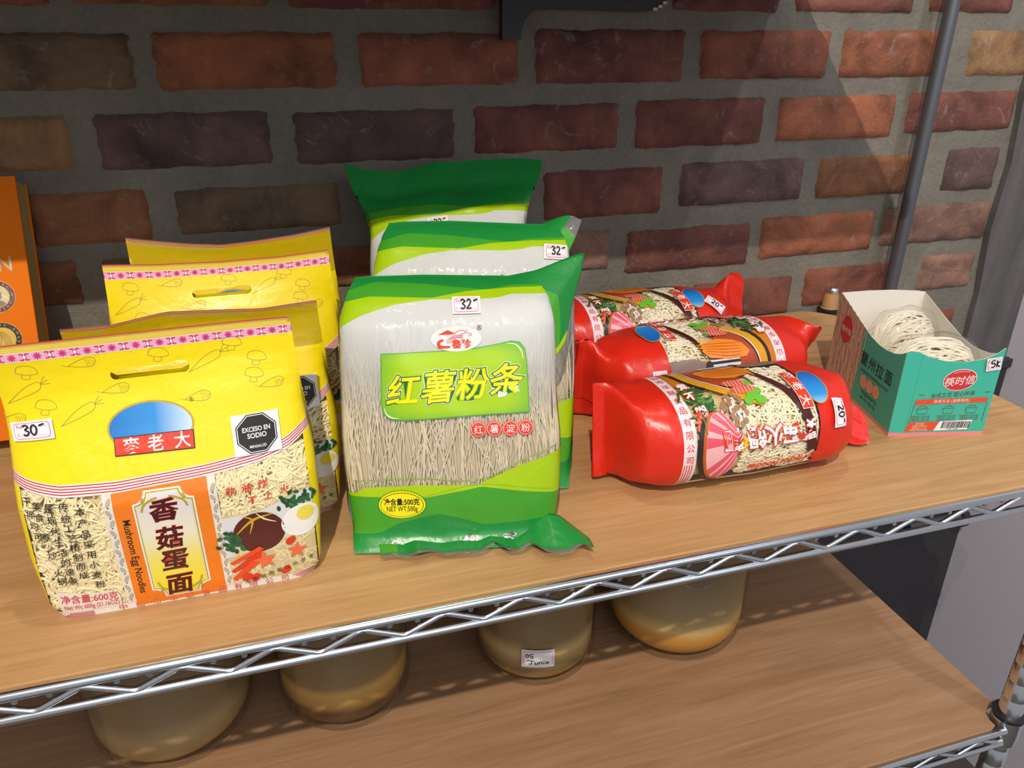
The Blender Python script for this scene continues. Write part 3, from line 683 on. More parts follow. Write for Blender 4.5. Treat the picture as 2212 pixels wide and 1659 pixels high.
# ------------------------------------------------------------------ yellow handled noodle bags
def yellow_art(inside=False):
    a = Art(); U = .19
    top = [(-U, .120), (-.099, .1138), (-.085, .1085), (-.068, .1044), (-.032, .103), (.027, .106), (.061, .110), (.081, .1145), (.096, .122), (U, .130)]
    bot = [(x, z-.0078) for x, z in top]
    slot = [(-.024, .1655), (.017, .1655)]+[(.019+.0042*cos(q), .1695+.0042*sin(q)) for q in np.linspace(-1.4, 1.4, 7)]+[(.014, .1735), (.006, .1722), (-.018, .1722)]+[(-.023+.0035*cos(q), .1688+.0035*sin(q)) for q in np.linspace(1.8, 4.4, 7)]
    X = np.linspace(-U, U, 60)
    if inside:                                               # flap bent over so that its unprinted inner side shows
        a.poly([(x, np.interp(x, *zip(*top))) for x in X]+[(x, .158) for x in X[::-1]], I('yellow'), 0)
        a.poly([(-U, .158), (U, .158), (U, .1945), (-U, .1945)], I('flap_inside'), 0, holes=[slot]); a.rect(-U, U, .1945, .1952, I('red_ink'), 0); a.rect(-U, U, .1952, .198, 'clear_edge', 0)
    else: a.poly([(x, np.interp(x, *zip(*top))) for x in X]+[(x, .1848) for x in X[::-1]], I('yellow'), 0, holes=[slot])
    if not inside: a.rect(-U, U, .1848, .1912, I('pink'), 0); a.rect(-U, U, .1848, .1853, I('white'), 1); a.rect(-U, U, .1907, .1912, I('white'), 1)
    a.rect(-U, U, .1912, .1960, 'clear_edge', 0)
    for k in (() if inside else range(-17, 18)):
        cx = k*.0073; cz = .188
        if k % 2:
            for q in range(4): a.stroke([(cx-.0024*cos(q*pi/4), cz-.0024*sin(q*pi/4)), (cx+.0024*cos(q*pi/4), cz+.0024*sin(q*pi/4))], .0008, I('magenta'), 1)
        else:
            for sx in (-1, 1): a.stroke([(cx+sx*.0028, cz+.002), (cx+sx*.001, cz+.0021), (cx+sx*.0007, cz), (cx+sx*.001, cz-.0021), (cx+sx*.0028, cz-.002)], .0009, I('magenta'), 1)
            a.ell(cx, cz, .0009, .0012, I('wedge'), 2)
    a.band(top, bot, I('white'), 0, 60)
    for f in (.14, .36, .58, .80): a.stroke([(x, np.interp(x, *zip(*top))-.0078*f) for x in np.linspace(-.13, .13, 50)], .0007, I('red_line'), 1, smooth=False)
    # clear window zone and the printed parts below the band
    a.band([(-.0935, .12), ]+[p for p in bot if -.0935 < p[0] < .094]+[(.094, .113)], [(-.0935, .006), (.094, .006)], 'window_film', 0, 60)
    a.band([(-U, .1122), (-.099, .106), (-.0935, .1036)], [(-U, 0), (-.0935, 0)], I('yellow'), 0); a.band([(.094, .1132), (.0962, .1143), (U, .1222)], [(.094, 0), (U, 0)], I('yellow'), 0)
    a.rect(-.0935, .094, 0, .006, I('white'), 0)
    for x in (-.0868, .078): 
        for k in range(4): a.stroke([(x+(k*.002 if x < 0 else -k*.002), .0002+k*.0013), (x+.022*(1 if x < 0 else .8), .0002+k*.0013+(0 if x < 0 else .004))], .0006, I('red_line'), 2)
    a.chars('中山市华联食品有限公司', (-.046, .003), (.066, .003), .0062, I('red_ink'), 2)
    zt = lambda x: np.interp(x, *zip(*bot))
    for x0, x1 in ((-.042, -.0365), (.0245, .030)):
        a.poly([(x0, .006), (x1, .006), (x1, zt(x1)), (x0, zt(x0))], I('pale'), 2)
        for k in range(11): a.ell((x0+x1)/2+(-.0004 if k % 2 else .0004), .012+k*.0078, .0014, .0032, I('grey_leaf'), 3, rot=25 if k % 2 else -25, n=12); a.ell((x0+x1)/2, .0085+k*.0078, .0005, .0005, I('maroon'), 3, n=8)
    a.poly([(-.0365, .002), (.0245, .002), (.0245, zt(.0245)), (-.0365, zt(-.0365))], I('orange'), 2)
    def plaque(d, m, l):
        x0, x1, z0, z1, c = -.0245+d, .0150-d, .006+d, .0945-d, .008
        P = []
        for cx, cz, q0 in ((x1, z0, 180), (x1, z1, 270), (x0, z1, 0), (x0, z0, 90)): P += [(cx+c*cos(radians(q0-k*18)), cz+c*sin(radians(q0-k*18))) for k in range(6)]
        a.poly(P, m, l)
    plaque(0, I('white'), 3); plaque(.0012, I('olive_line'), 4); plaque(.0018, I('cream'), 5); plaque(.0026, 'ink_plaque', 6)
    for sx, cx in ((1, -.0165), (-1, .007)):
        for sz, cz in ((1, .0145), (-1, .086)):
            a.stroke([(cx-sx*.003, cz+sz*.006), (cx-sx*.001, cz+sz*.001), (cx+sx*.004, cz-sz*.002), (cx+sx*.008, cz-sz*.003)], .0014, I('olive'), 7); a.stroke([(cx, cz), (cx-sx*.002, cz-sz*.002), (cx-sx*.0005, cz-sz*.004)], .001, I('olive'), 7)
    for c, z in zip('香菇蛋面', (.0795, .0570, .0375, .0165)):
        a.text(c, -.0055, z, .0185, I('red'), 7, bold=.035, shear=.1); a.text(c, -.0055, z, .0185, I('maroon'), 8, bold=.02, shear=.1)
    a.text('Mushroom Egg Noodles', -.0308, .0445, .0068, I('black'), 3, rot=-90, bold=.008, sx=.94)
    a.poly([(-.0845, .0055), (-.046, .0055), (-.0455, .0145), (-.0475, .0195), (-.065, .0205), (-.084, .0245), (-.0855, .022)], I('pale'), 2)
    a.text('净含量:600克', -.0650, .0165, .0075, I('red_ink'), 3, bold=.015, sx=.86, rot=-4); a.text('Net Wt: 600g (21.16OZ)', -.0648, .0092, .0056, I('red_ink'), 3, bold=.008, sx=.62, rot=-2)
    # printed dish photo
    a.poly([(.030, .006), (.092, .006), (.0935, .078), (.075, .0735), (.055, .067), (.030, .0655)], I('photo_bg'), 1)
    a.poly([(.030, .03), (.06, .035), (.0935, .05), (.0935, .076), (.075, .0725), (.055, .066), (.030, .064)], I('dish'), 2)
    r = np.random.RandomState(5)
    for p in curly(.031, .0925, .007, .043, 60, 5, ln=16): a.stroke([q[:2] for q in p], .0014, I('strand') if r.rand() < .6 else I('cream'), 3, smooth=False)
    for _ in range(40): a.ell(.083+r.normal(0, .006), .069+r.normal(0, .003), .0022, .0014, I('herb') if r.rand() < .6 else I('herb_dark'), 4, rot=r.uniform(0, 180), n=8)
    a.ell(.0835, .0525, .0145, .0125, I('egg'), 5, rot=15); a.ell(.0870, .0575, .0065, .0058, I('yolk'), 6)
    a.ell(.0535, .0490, .0180, .0165, I('brown'), 5, rot=12); a.stroke([(.038, .050), (.050, .060), (.064, .063)], [.0006, .0022, .0006], I('gold'), 6); a.stroke([(.044, .064), (.050, .060), (.047, .049)], [.0004, .0018, .0004], I('gold'), 6); a.stroke([(.053, .0655), (.058, .060), (.066, .056)], [.0004, .0014, .0004], I('cream'), 6)
    for _ in range(45): a.ell(.036+r.normal(0, .0035), .044+r.normal(0, .004), .0022, .0016, I('herb') if r.rand() < .5 else I('herb_dark'), 7, rot=r.uniform(0, 180), n=8)
    for k in range(3): a.poly([(.030, .012+k*.007), (.032, .010+k*.007), (.055, .0255+k*.0045), (.052, .0315+k*.003)], I('crab') if k % 2 == 0 else I('red'), 8)
    a.star(.0545, .0245, .0085, I('carrot'), 9, 10); a.star(.0775, .0285, .0075, I('carrot'), 9, -8)
    for x, z in ((.074, .038), (.040, .012), (.068, .0125), (.046, .0105)): a.ell(x, z, .0042, .0028, I('red'), 9, rot=40, n=14)
    a.chars('本包装图案仅供参考', (.040, .0075), (.0865, .0195), .0042, I('black'), 10)
    a.chars('非油炸', (.0385, .0850), (.0605, .0870), .0072, I('red'), 2, bold=.01, shear=.15); a.chars('不上火', (.052, .0755), (.0745, .0800), .0068, I('red'), 2, bold=.01, shear=.15)
    for tx, p0, p1 in (('本产品采用小麦粉', (-.0565, .0866), (-.0562, .0268)), ('传统工艺精制而成.', (-.0660, .0905), (-.0642, .029)), ('是现代生活的速煮', (-.0750, .0905), (-.0722, .0325)), ('美食.煮.炒.火锅', (-.0825, .0920), (-.0790, .0335)), ('干拌均可', (-.0890, .0945), (-.0862, .0700))):
        a.chars(tx, p0, p1, .0066, I('black'), 2, bold=.004, shear=.08)
    # brand oval and banner
    a.ell(-.0060, .1335, .0275, .0162, I('gold'), 2); a.ell(-.0060, .1335, .0262, .0149, 'ink_blue', 3)
    a.poly([(-.0305, .1175), (.0200, .1165), (.0205, .1285), (-.0300, .1290)], I('black'), 4); a.poly([(-.0299, .1181), (.0195, .1171), (.0199, .1280), (-.0295, .1284)], I('red'), 5)
    for c, x in zip('麥老大', (-.0195, -.0045, .0125)): a.text(c, x, .1230, .0108, I('white'), 6, bold=.012)
    a.text('®', .0215, .1475, .0036, I('black'), 2)
    # faint line drawings
    k = I('olive')
    def shrimp(x, z):
        a.push(x, z); a.stroke([(-.010, -.002), (-.004, .001), (.003, .003), (.007, .001), (.005, -.003), (-.001, -.0035), (-.010, -.002)], .0004, k, 1)
        for q in range(4): a.stroke([(.001+q*.0015, .002-q*.0004), (.002+q*.0015, -.003+q*.0006)], .00035, k, 1)
        a.stroke([(-.010, -.002), (-.013, -.001)], .0003, k, 1); a.pop()
    def carrot(x, z):
        a.push(x, z, 28); a.stroke([(-.014, 0), (0, .003), (.009, .0025), (.011, 0), (.008, -.0025), (0, -.0022), (-.014, 0)], .0004, k, 1)
        for q in (-1, 0, 1): a.stroke([(.0105, 0), (.014, q*.002), (.016, q*.003)], .0004, k, 1)
        a.pop()
    def mushroom(x, z):
        a.push(x, z, -8); a.stroke([(-.006, 0), (-.005, .004), (0, .0055), (.005, .004), (.0065, 0), (0, -.0012), (-.006, 0)], .0004, k, 1); a.stroke([(-.002, -.001), (-.0025, -.004), (.002, -.004), (.002, -.001)], .0004, k, 1); a.pop()
    if inside: return a
    for x, z in ((-.0233, .160), (.0271, .1495), (.0767, .1522), (-.0403, .1802), (-.0880, .147)): shrimp(x, z)
    for x, z in ((-.0483, .1462), (.0345, .1715), (-.078, .163)): carrot(x, z)
    for x, z in ((.0671, .1690), (.0046, .1790), (.0521, .1810), (-.0685, .1519), (-.0750, .1765), (.064, .158)): mushroom(x, z)
    return a
def excess_seal(parent, fn, cx=.0610):
    a = Art(); a.push(cx, .1203)
    a.rect(-.0160, .0160, -.0133, .0133, 'paper', 9)
    for R, m_, l in ((.0148, 'octagon', 10), (.0140, 'paper', 11), (.0134, 'octagon', 12)):
        a.poly([(R*cos(radians(22.5+45*k)), R*.93*sin(radians(22.5+45*k))) for k in range(8)], m_, l)
    a.text('EXCESO EN', 0, .0030, .0042, 'paper', 13, bold=.02, sx=.86); a.text('SODIO', 0, -.0012, .0044, 'paper', 13, bold=.02, sx=.95); a.text('MINSALUD', 0, -.0082, .0026, 'paper', 13, bold=.01, sx=.9)
    a.pop(); o = a.build('warning_sticker', fn, parent, .004); return o
YA = yellow_art(); YI = yellow_art(True)
def yellow_bag(label, loc, seed, yaw=0, lean=0, sc=1.0, flap=None, detail=1, top_wave=.0, art=None, zw=None):
    t_ = thing('noodle_bag', label, 'noodle bag', loc, (radians(-lean), 0, radians(yaw)), 'yellow handled noodle bags'); t_.scale = (1, 1, sc)
    fb = flap or (0, 0)
    L = Loft([(0, 0, 0, .0885, .0345, 10, 0), (.012, 0, 0, .0945, .0365, 9, 0), (.05, 0, 0, .0985, .0375, 6, 0), (.088, 0, 0, .099, .036, 4.5, 0), (.105, 0, .001, .0985, .030, 4, 0),
              (.135, 0, .002, .096, .017, 3.5, 0), (.160, 0, .001, .0945, .006, 3, 0), (.172, 0, fb[0]*.3, .094, .0018, 3, 0), (.184, 0, fb[0], .0935, .0011, 3, 0), (.198, 0, fb[1], .093, .0008, 3, 0)],
             disp=lambda u, v, d=wave(seed, .0011, 70, 60, .5): d(u, v)*np.clip((v-.004)/.02, 0, 1)*np.clip((.172-v)/.02, 0, 1),
             bend=lambda x, v, e=wave(seed+50, .006, 34, 4): e(x, v*0)*np.clip((v-.155)/.03, 0, 1)*top_wave,
             zwarp=(lambda x, v: np.interp(x, *zw)*np.clip((v-.165)/.03, 0, 1)) if zw else None)
    fn = L.map(True)
    pch = (art or YA).build('pouch', fn, t_, .0045)
    bk_ = Art(); slot = [(-.017, .1655), (.024, .1655), (.027, .1688), (.024, .1728), (-.015, .1735), (-.022, .172), (-.0225, .168)]
    bk_.poly([(-.19, 0), (.19, 0), (.19, .1945), (-.19, .1945)], I('yellow'), 0, holes=[slot]); bk_.rect(-.19, .19, .1945, .1958, I('flap_inside'), 0); bk_.rect(-.19, .19, .1958, .1968, I('red_ink'), 0)
    bk_.build('back_panel', L.map('back'), t_, .006); L.cap(.0005, MATS['ink_yellow'], 'base_panel', t_)
    # noodles seen through the clear windows
    def bedfn(u, v): P, N = fn(u, v); return P-N*.0056, N
    b = Art(); ink('bed', 'dcc88e', .7, 0); b.rect(-.13, .13, .003, .118, 'bed'); nd = b.build('noodle_block', bedfn, t_, .006)
    k = detail
    paths = curly(-.096, -.042, .004, .101, int(150*k), seed+1)+curly(.030, .0965, .060, .108, int(110*k), seed+2)
    strands('noodles', paths, .00088, fn, noodle_m, t_)
    return pch, fn
bA, fA = yellow_bag('yellow noodle bag at the front left corner of the upper board, marked 30', (-.095, .531, 0), 11, flap=(0, -.001), top_wave=.6)
price_sticker(bA, fA, -.0778, .1388, .0255, .0125, '30-', 2); excess_seal(bA, fA)
bB, fB = yellow_bag('yellow noodle bag tucked directly behind the front one, its top flap bent forward', (-.073, .614, 0), 23, flap=(-.002, -.006), sc=.905, detail=.5, top_wave=1.5, art=YI, zw=((-.1, -.06, -.02, .02, .05, .1), (-.001, -.002, .004, .001, -.001, .004)))
price_sticker(bB, fB, -.0700, .1388, .0255, .0125, '30-', 2); excess_seal(bB, fB, .0705)
bC, fC = yellow_bag('yellow noodle bag standing third in the row, its pink-edged top fully showing', (-.055, .697, 0), 37, flap=(.002, .003), detail=.3, top_wave=.9, zw=((-.1, -.05, 0, .05, .1), (.003, -.001, -.003, -.002, .003)))
price_sticker(bC, fC, -.0640, .1388, .0255, .0125, '30-', 2)
bD, fD = yellow_bag('rearmost yellow noodle bag, only its wavy top flap rising behind the others', (-.047, .780, 0), 51, flap=(-.002, -.004), sc=.99, detail=.2, top_wave=2.2, art=YI, zw=((-.1, -.07, -.04, -.01, .02, .06, .1), (.009, .003, -.002, -.005, -.003, .001, .007)))

# ------------------------------------------------------------------ green vermicelli bags
def green_art():
    a = Art(); U = .15; Lm, Mi, Dk = I('green_lime'), I('green_mid'), I('green_dark')
    dark_b = [(-U, .198), (-.079, .206), (-.056, .2115), (-.022, .2097), (.030, .205), (.051, .2085), (U, .212)]
    mid_b = [(-U, .190), (-.083, .1975), (-.060, .2015), (-.012, .1995), (.015, .2040), (.050, .2065), (U, .209)]
    lime_b = [(-U, .160), (-.100, .170), (-.085, .1786), (-.066, .188), (-.040, .1955), (-.012, .1985), (.025, .198), (.040, .199), (.050, .2015), (.070, .2012), (U, .200)]
    mid_b = [(x, max(z, float(np.interp(x, *zip(*lime_b)))+.0002)) for x, z in mid_b]
    top = [(-U, .285), (U, .285)]
    a.band(top, dark_b, Dk, 0, 70); a.band(dark_b, mid_b, Mi, 0, 70); a.band(mid_b, lime_b, Lm, 0, 70)
    low_t = [(-U, .044), (-.077, .048), (-.073, .053), (-.029, .0548), (.018, .0530), (.052, .068), (.084, .0764), (U, .086)]
    mid_t = [(-U, .0425), (-.077, .0455), (-.021, .044), (.022, .0515), (.080, .042), (U, .038)]
    dk_t = [(-U, .010), (-.060, .014), (-.045, .022), (-.012, .030), (.025, .018), (.080, .021), (U, .030)]
    a.band(lime_b, low_t, 'frosted_fade', 0, 70); a.band(low_t, mid_t, Lm, 0, 70); a.band(mid_t, dk_t, Mi, 0, 70); a.band(dk_t, [(-U, 0), (U, 0)], Dk, 0, 70)
    a.stroke([(-.08, .0585), (-.03, .0605), (.02, .0575), (.054, .0725), (.085, .082)], .0006, I('lime_edge'), 1)
    a.stroke([(-.05, .040), (-.02, .0455), (.022, .0535), (.08, .045)], .0005, I('lime_edge'), 1)
    lab = [(-.052, .1593), (-.003, .1603), (.020, .1618), (.040, .1650), (.0475, .1665), (.0545, .1655), (.0588, .1600), (.0600, .150), (.0614, .1102), (.035, .1098), (.009, .1088), (-.020, .1075), (-.040, .1072), (-.0480, .1085), (-.0525, .1135), (-.0535, .122)]
    c = np.mean(lab, 0); a.poly(lab, I('label_rim'), 2); a.poly([tuple(c+(np.array(p)-c)*(.985, .97)) for p in lab], 'ink_label', 3)
    a.stroke([(.044, .1645), (.051, .1635), (.0555, .1585), (.0568, .152)], [.0002, .0011, .0002], I('wedge'), 4); a.stroke([(-.0512, .1175), (-.0495, .1125), (-.0455, .1098), (-.040, .1092)], [.0002, .0011, .0002], I('wedge'), 4)
    for ch, x, z, s_ in (('红', -.0355, .1320, .0250), ('薯', -.0090, .1330, .0262), ('粉', .0175, .1345, .0255), ('条', .0435, .1372, .0262)):
        for bo, m_, l in ((.060, I('wedge'), 3), (.045, I('outline_green'), 4), (.016, I('text_yellow'), 5)): a.text(ch, x, z, s_, m_, l*1.5, bold=bo, shear=.22, rot=2)
    for ch, x in zip('红薯淀粉', (.0207, .0330, .0457, .0575)):
        z = .0985; a.ell(x, z, .0062, .0062, I('red'), 3, n=28); a.ell(x, z, .0056, .0056, I('wedge'), 4, n=28); a.ell(x, z, .0053, .0053, I('red'), 5, n=28); a.text(ch, x, z, .0072, I('wedge'), 6)
    a.ell(.0058, .1690, .0192, .0096, I('oval_white'), 4)
    a.poly([(-.0082, .1722), (-.0005, .1758), (.0058, .1728), (.0000, .1722)], I('red'), 5)
    for k in range(4): a.stroke([(-.0015+k*.0012, .1655), (.000+k*.0012, .1690), (.005+k*.001, .1718-k*.0007), (.0110, .1715-k*.0008)], .0004, I('red_ink'), 5)
    a.stroke([(.005, .1735), (.009, .1755), (.013, .1745), (.0145, .176)], .0005, I('red_ink'), 5); a.stroke([(.009, .172), (.014, .1735), (.0175, .1725), (.0165, .171), (.0155, .172)], .0005, I('red_ink'), 5)
    a.stroke([(-.0040, .1682), (-.0072, .1668), (-.0075, .1640), (-.005, .1628), (.0012, .1630)], [.0016, .0024, .0028, .0024, .0014], I('red'), 5)
    a.text('鲁珍', .0098, .1652, .0072, I('red'), 5, bold=.035)
    a.text('®', .0236, .1772, .0050, I('black'), 4)
    a.ell(-.0412, .0385, .0186, .0117, I('text_yellow'), 3, n=60)
    for k in range(44): q = k*2*pi/44; a.ell(-.0412+.0184*cos(q), .0385+.0115*sin(q), .0009, .0009, I('outline_green'), 2, n=8)
    a.ell(-.0412, .0385, .0172, .0104, I('black'), 4, n=48); a.ell(-.0412, .0385, .0168, .0100, I('text_yellow'), 5, n=48)
    a.text('净含量:500克', -.0412, .0412, .0062, I('black'), 6, bold=.02, sx=.80); a.text('NET WT:500g', -.0412, .0346, .0060, I('black'), 6, bold=.006, sx=.70)
    # characters of the back print showing by the bottom seam
    for ch, x, z in (('薯', -.048, .0035), ('粉', .012, .0065), ('条', .044, .0070)):
        a.text(ch, x, z, .0085, I('wedge'), 1, bold=.09, shear=.4, rot=-20); a.text(ch, x, z, .0085, I('black'), 2, bold=.03, shear=.4, rot=-20)
    return a
GA = green_art()
def green_bag(label, loc, yaw, lean, seed, H=.222, flare=.0, detail=1.0, hw=.0865, tf=.86, zw=((-.1, -.06, -.02, .02, .05, .1), (-.003, .001, .0015, -.0005, -.002, -.004))):
    t_ = thing('vermicelli_bag', label, 'noodle bag', loc, (radians(-lean), 0, radians(-yaw)), 'green sweet potato vermicelli bags')
    s = H/.222
    keys = [(0, 0, .004, hw-.006, .003, 2.6, 0), (.012, 0, .019, hw-.004, .013, 3, 0), (.035, 0, .027, hw-.001, .025, 3.2, 0), (.09, 0, .027, hw+.001, .0275, 3.6, 0), (.15, 0, .028, hw, .0265, 3.6, 0),
            (.185, 0, .029, hw-.002, .023, 3.2, 0), (.205, 0, .031, hw-.006, .016, 2.8, 0), (.2165, 0, .034, hw-.010, .008, 2.4, 0), (.2225, 0, .037, hw-.013, .0025, 2.2, 0)]
    if not flare: keys = [((.15+(k_[0]-.15)*tf if k_[0] > .15 else k_[0]),)+k_[1:] for k_ in keys]
    if flare:
        for q, (kk, ww) in enumerate(zip((-3, -2, -1), (.003, .008, .012))): keys[kk] = keys[kk][:3]+(hw+ww,)+keys[kk][4:]
        keys += [(.2265, 0, .039, hw+flare*.62, .0016, 2.2, 0), (.238, 0, .042, hw+flare*.8, .0015, 2.2, 0), (.253, 0, .046, hw+flare, .0014, 2.2, 0)]
    else: keys += [(.15+.0762*tf, 0, .043, hw-.014, .0015, 2.2, 0)]
    L = Loft(keys, disp=lambda u, v, d=wave(seed, .0016, 95, 45, .8), e=wave(seed+9, .0028, 130, 60, .9): (d(u, v)*np.clip(v/.02, 0, 1)+e(u, v)*(np.clip((v-.185)/.03, 0, 1)+.5*np.clip((.05-v)/.03, 0, 1)*np.clip(v/.01, 0, 1)))*np.clip((.15+.071*(1 if flare else tf)-v)/.015, 0, 1),
             bend=lambda x, v, e=wave(seed+9, .004, 60, 40, .6): e(x, v)*np.clip((v-.2)/.02, 0, 1)*(1.6 if flare else 1),
             zwarp=lambda x, v: np.interp(x, *zw)*np.clip((v-.195)/.03, 0, 1)*1)
    fn = L.map(True); vmax = .253 if flare else .15+.0762*tf
    A2 = Art(); A2.mats = GA.mats; A2.items = []
    for V, F, mi, l in GA.items:
        V = V.copy(); V[:, 1] = np.minimum(V[:, 1], vmax); A2.items.append((V, F, mi, l))
    pch = A2.build('pouch', fn, t_, .0042)
    L.back(MATS['ink_back_white'] if 'ink_back_white' in MATS else ink('ink_back_white', 'c9cdc4'), 'back_panel', t_)
    def bedfn(u, v): P, N = fn(u, v); return P-N*.0050, N
    ink('vbed', 'cdbf9e', .7, 0); b = Art(); b.rect(-hw-.016, hw+.016, .03, .195, 'vbed'); b.build('noodle_block', bedfn, t_, .006)
    r = np.random.RandomState(seed); paths = []
    for _ in range(int(250*detail)):
        u = r.uniform(-hw-.012, hw+.012); v = r.uniform(.035, .06); a0 = pi/2+r.normal(0, .13); k0 = r.normal(0, .012); p = []; z = r.uniform(-.0038, -.0010); n = r.randint(18, 30)
        for i in range(n):
            p.append((u, v, z)); a0 += k0+r.normal(0, .02); u += .0055*cos(a0); v += .0055*sin(a0)
            if v > .19: break
        if len(p) > 4: paths.append(p)
    strands('vermicelli', paths, .00062, fn, vermi_m, t_, 4)
    return t_, fn, pch
def rotp(P, yaw): return [[(x, y, z) for x, y, z in row] for row in P]
gD, gM, gL, cE = MATS['ink_green_dark'], MATS['ink_green_mid'], MATS['ink_green_lime'], MATS['clear_edge']
g1, f1, h1 = green_bag('front green and white vermicelli bag with price tag 32 and full label showing', (.1025, .4925, .0022), 12, 14, 61)
price_sticker(h1, f1, .0145, .1930, .0215, .0122, '32-')
# front bag: ear of film at the upper right, folded seams at top and bottom
sheet('corner_ear', [[(.048, .024, .198), (.052, .032, .209), (.050, .042, .214)], [(.060, .020, .192), (.066, .031, .207), (.072, .042, .218)], [(.073, .022, .172), (.088, .032, .198), (.112, .046, .231)], [(.079, .024, .158), (.090, .032, .172), (.101, .040, .190)], [(.082, .027, .148), (.088, .030, .152), (.094, .034, .160)]],
      [gD, gM, gL], g1, split=lambda i, j: 2 if (i > .9 or j < .10) else (0 if j > .5 else 1), sharp=True)
sheet('top_seam', [[(-.064, .041, .213), (-.035, .043, .2150), (0, .043, .2145), (.045, .041, .2115)], [(-.062, .055, .208), (-.04, .057, .211), (0, .058, .21), (.045, .055, .207)], [(-.062, .066, .198), (-.04, .068, .201), (0, .069, .2), (.045, .066, .197)]], [gD, cE], g1, split=lambda i, j: 1 if i > .8 else 0)
bs = [[], [], [], []]
rb = np.random.RandomState(12)
for q, x in enumerate(np.linspace(-.060, .107, 18)):
    wv = .0022*sin(q*1.7)+rb.normal(0, .0014); tl = min(1, max(0, (x-.055)/.02)); tip = max(0, (x-.085)/.022)
    bs[0].append((x-.003, .012-.004*tip, .007+.016*tl-.017*tip)); bs[1].append((x, .002-.006*tl+wv*.5, .0045+.008*tl-.008*tip+abs(wv)*.8)); bs[2].append((x+.001, -.006-.010*tl+wv, .0022+abs(wv)+.002*tl*(1-tip))); bs[3].append((x+.003, -.014-.008*tl+.004*tip+wv*1.4, .0016+abs(wv)*1.4))
sheet('bottom_seam', bs, [gD, cE, gM], g1, sub=5, split=lambda i, j: 1 if i > .72 else (2 if j < .08 else 0), sharp=True)
g2, f2, h2 = green_bag('middle green and white vermicelli bag, half hidden by the front one', (.140, .572, .0023), 15, 14, 73, detail=.4, tf=.93)
g2.scale = (1.04, 1, 1.075)
price_sticker(h2, f2, .0700, .1960, .0215, .0122, '32-', -3)
sheet('corner_ear', [[(.036, .030, .210), (.044, .038, .214), (.050, .046, .216)], [(.056, .026, .206), (.070, .036, .216), (.080, .046, .226)], [(.078, .030, .190), (.086, .036, .204), (.094, .044, .222)]], [gD, gM, cE], g2, split=lambda i, j: 0 if i < .6 else (2 if j > .6 else 1))
g3, f3, h3 = green_bag('rearmost green vermicelli bag whose wide dark top flap leans against the bricks', (.160, .722, .0027), 9, 20, 87, flare=.024, detail=.2, hw=.086, zw=((-.11, -.09, -.06, -.035, -.01, .05, .085, .11), (.004, -.002, -.007, -.003, .003, .005, .006, .004)))
g3.scale = (1, 1, 1.075)
price_sticker(h3, f3, -.012, .1900, .0215, .0122, '32-', 8)
sheet('bottom_seam', [[(.05, .020, .012), (.075, .020, .012), (.095, .018, .010)], [(.055, .008, .004), (.080, .006, .004), (.104, .004, .004)], [(.06, -.002, .008), (.086, -.006, .009), (.112, -.008, .008)]], [gD, cE], g3, split=lambda i, j: 1 if i > .8 else 0)

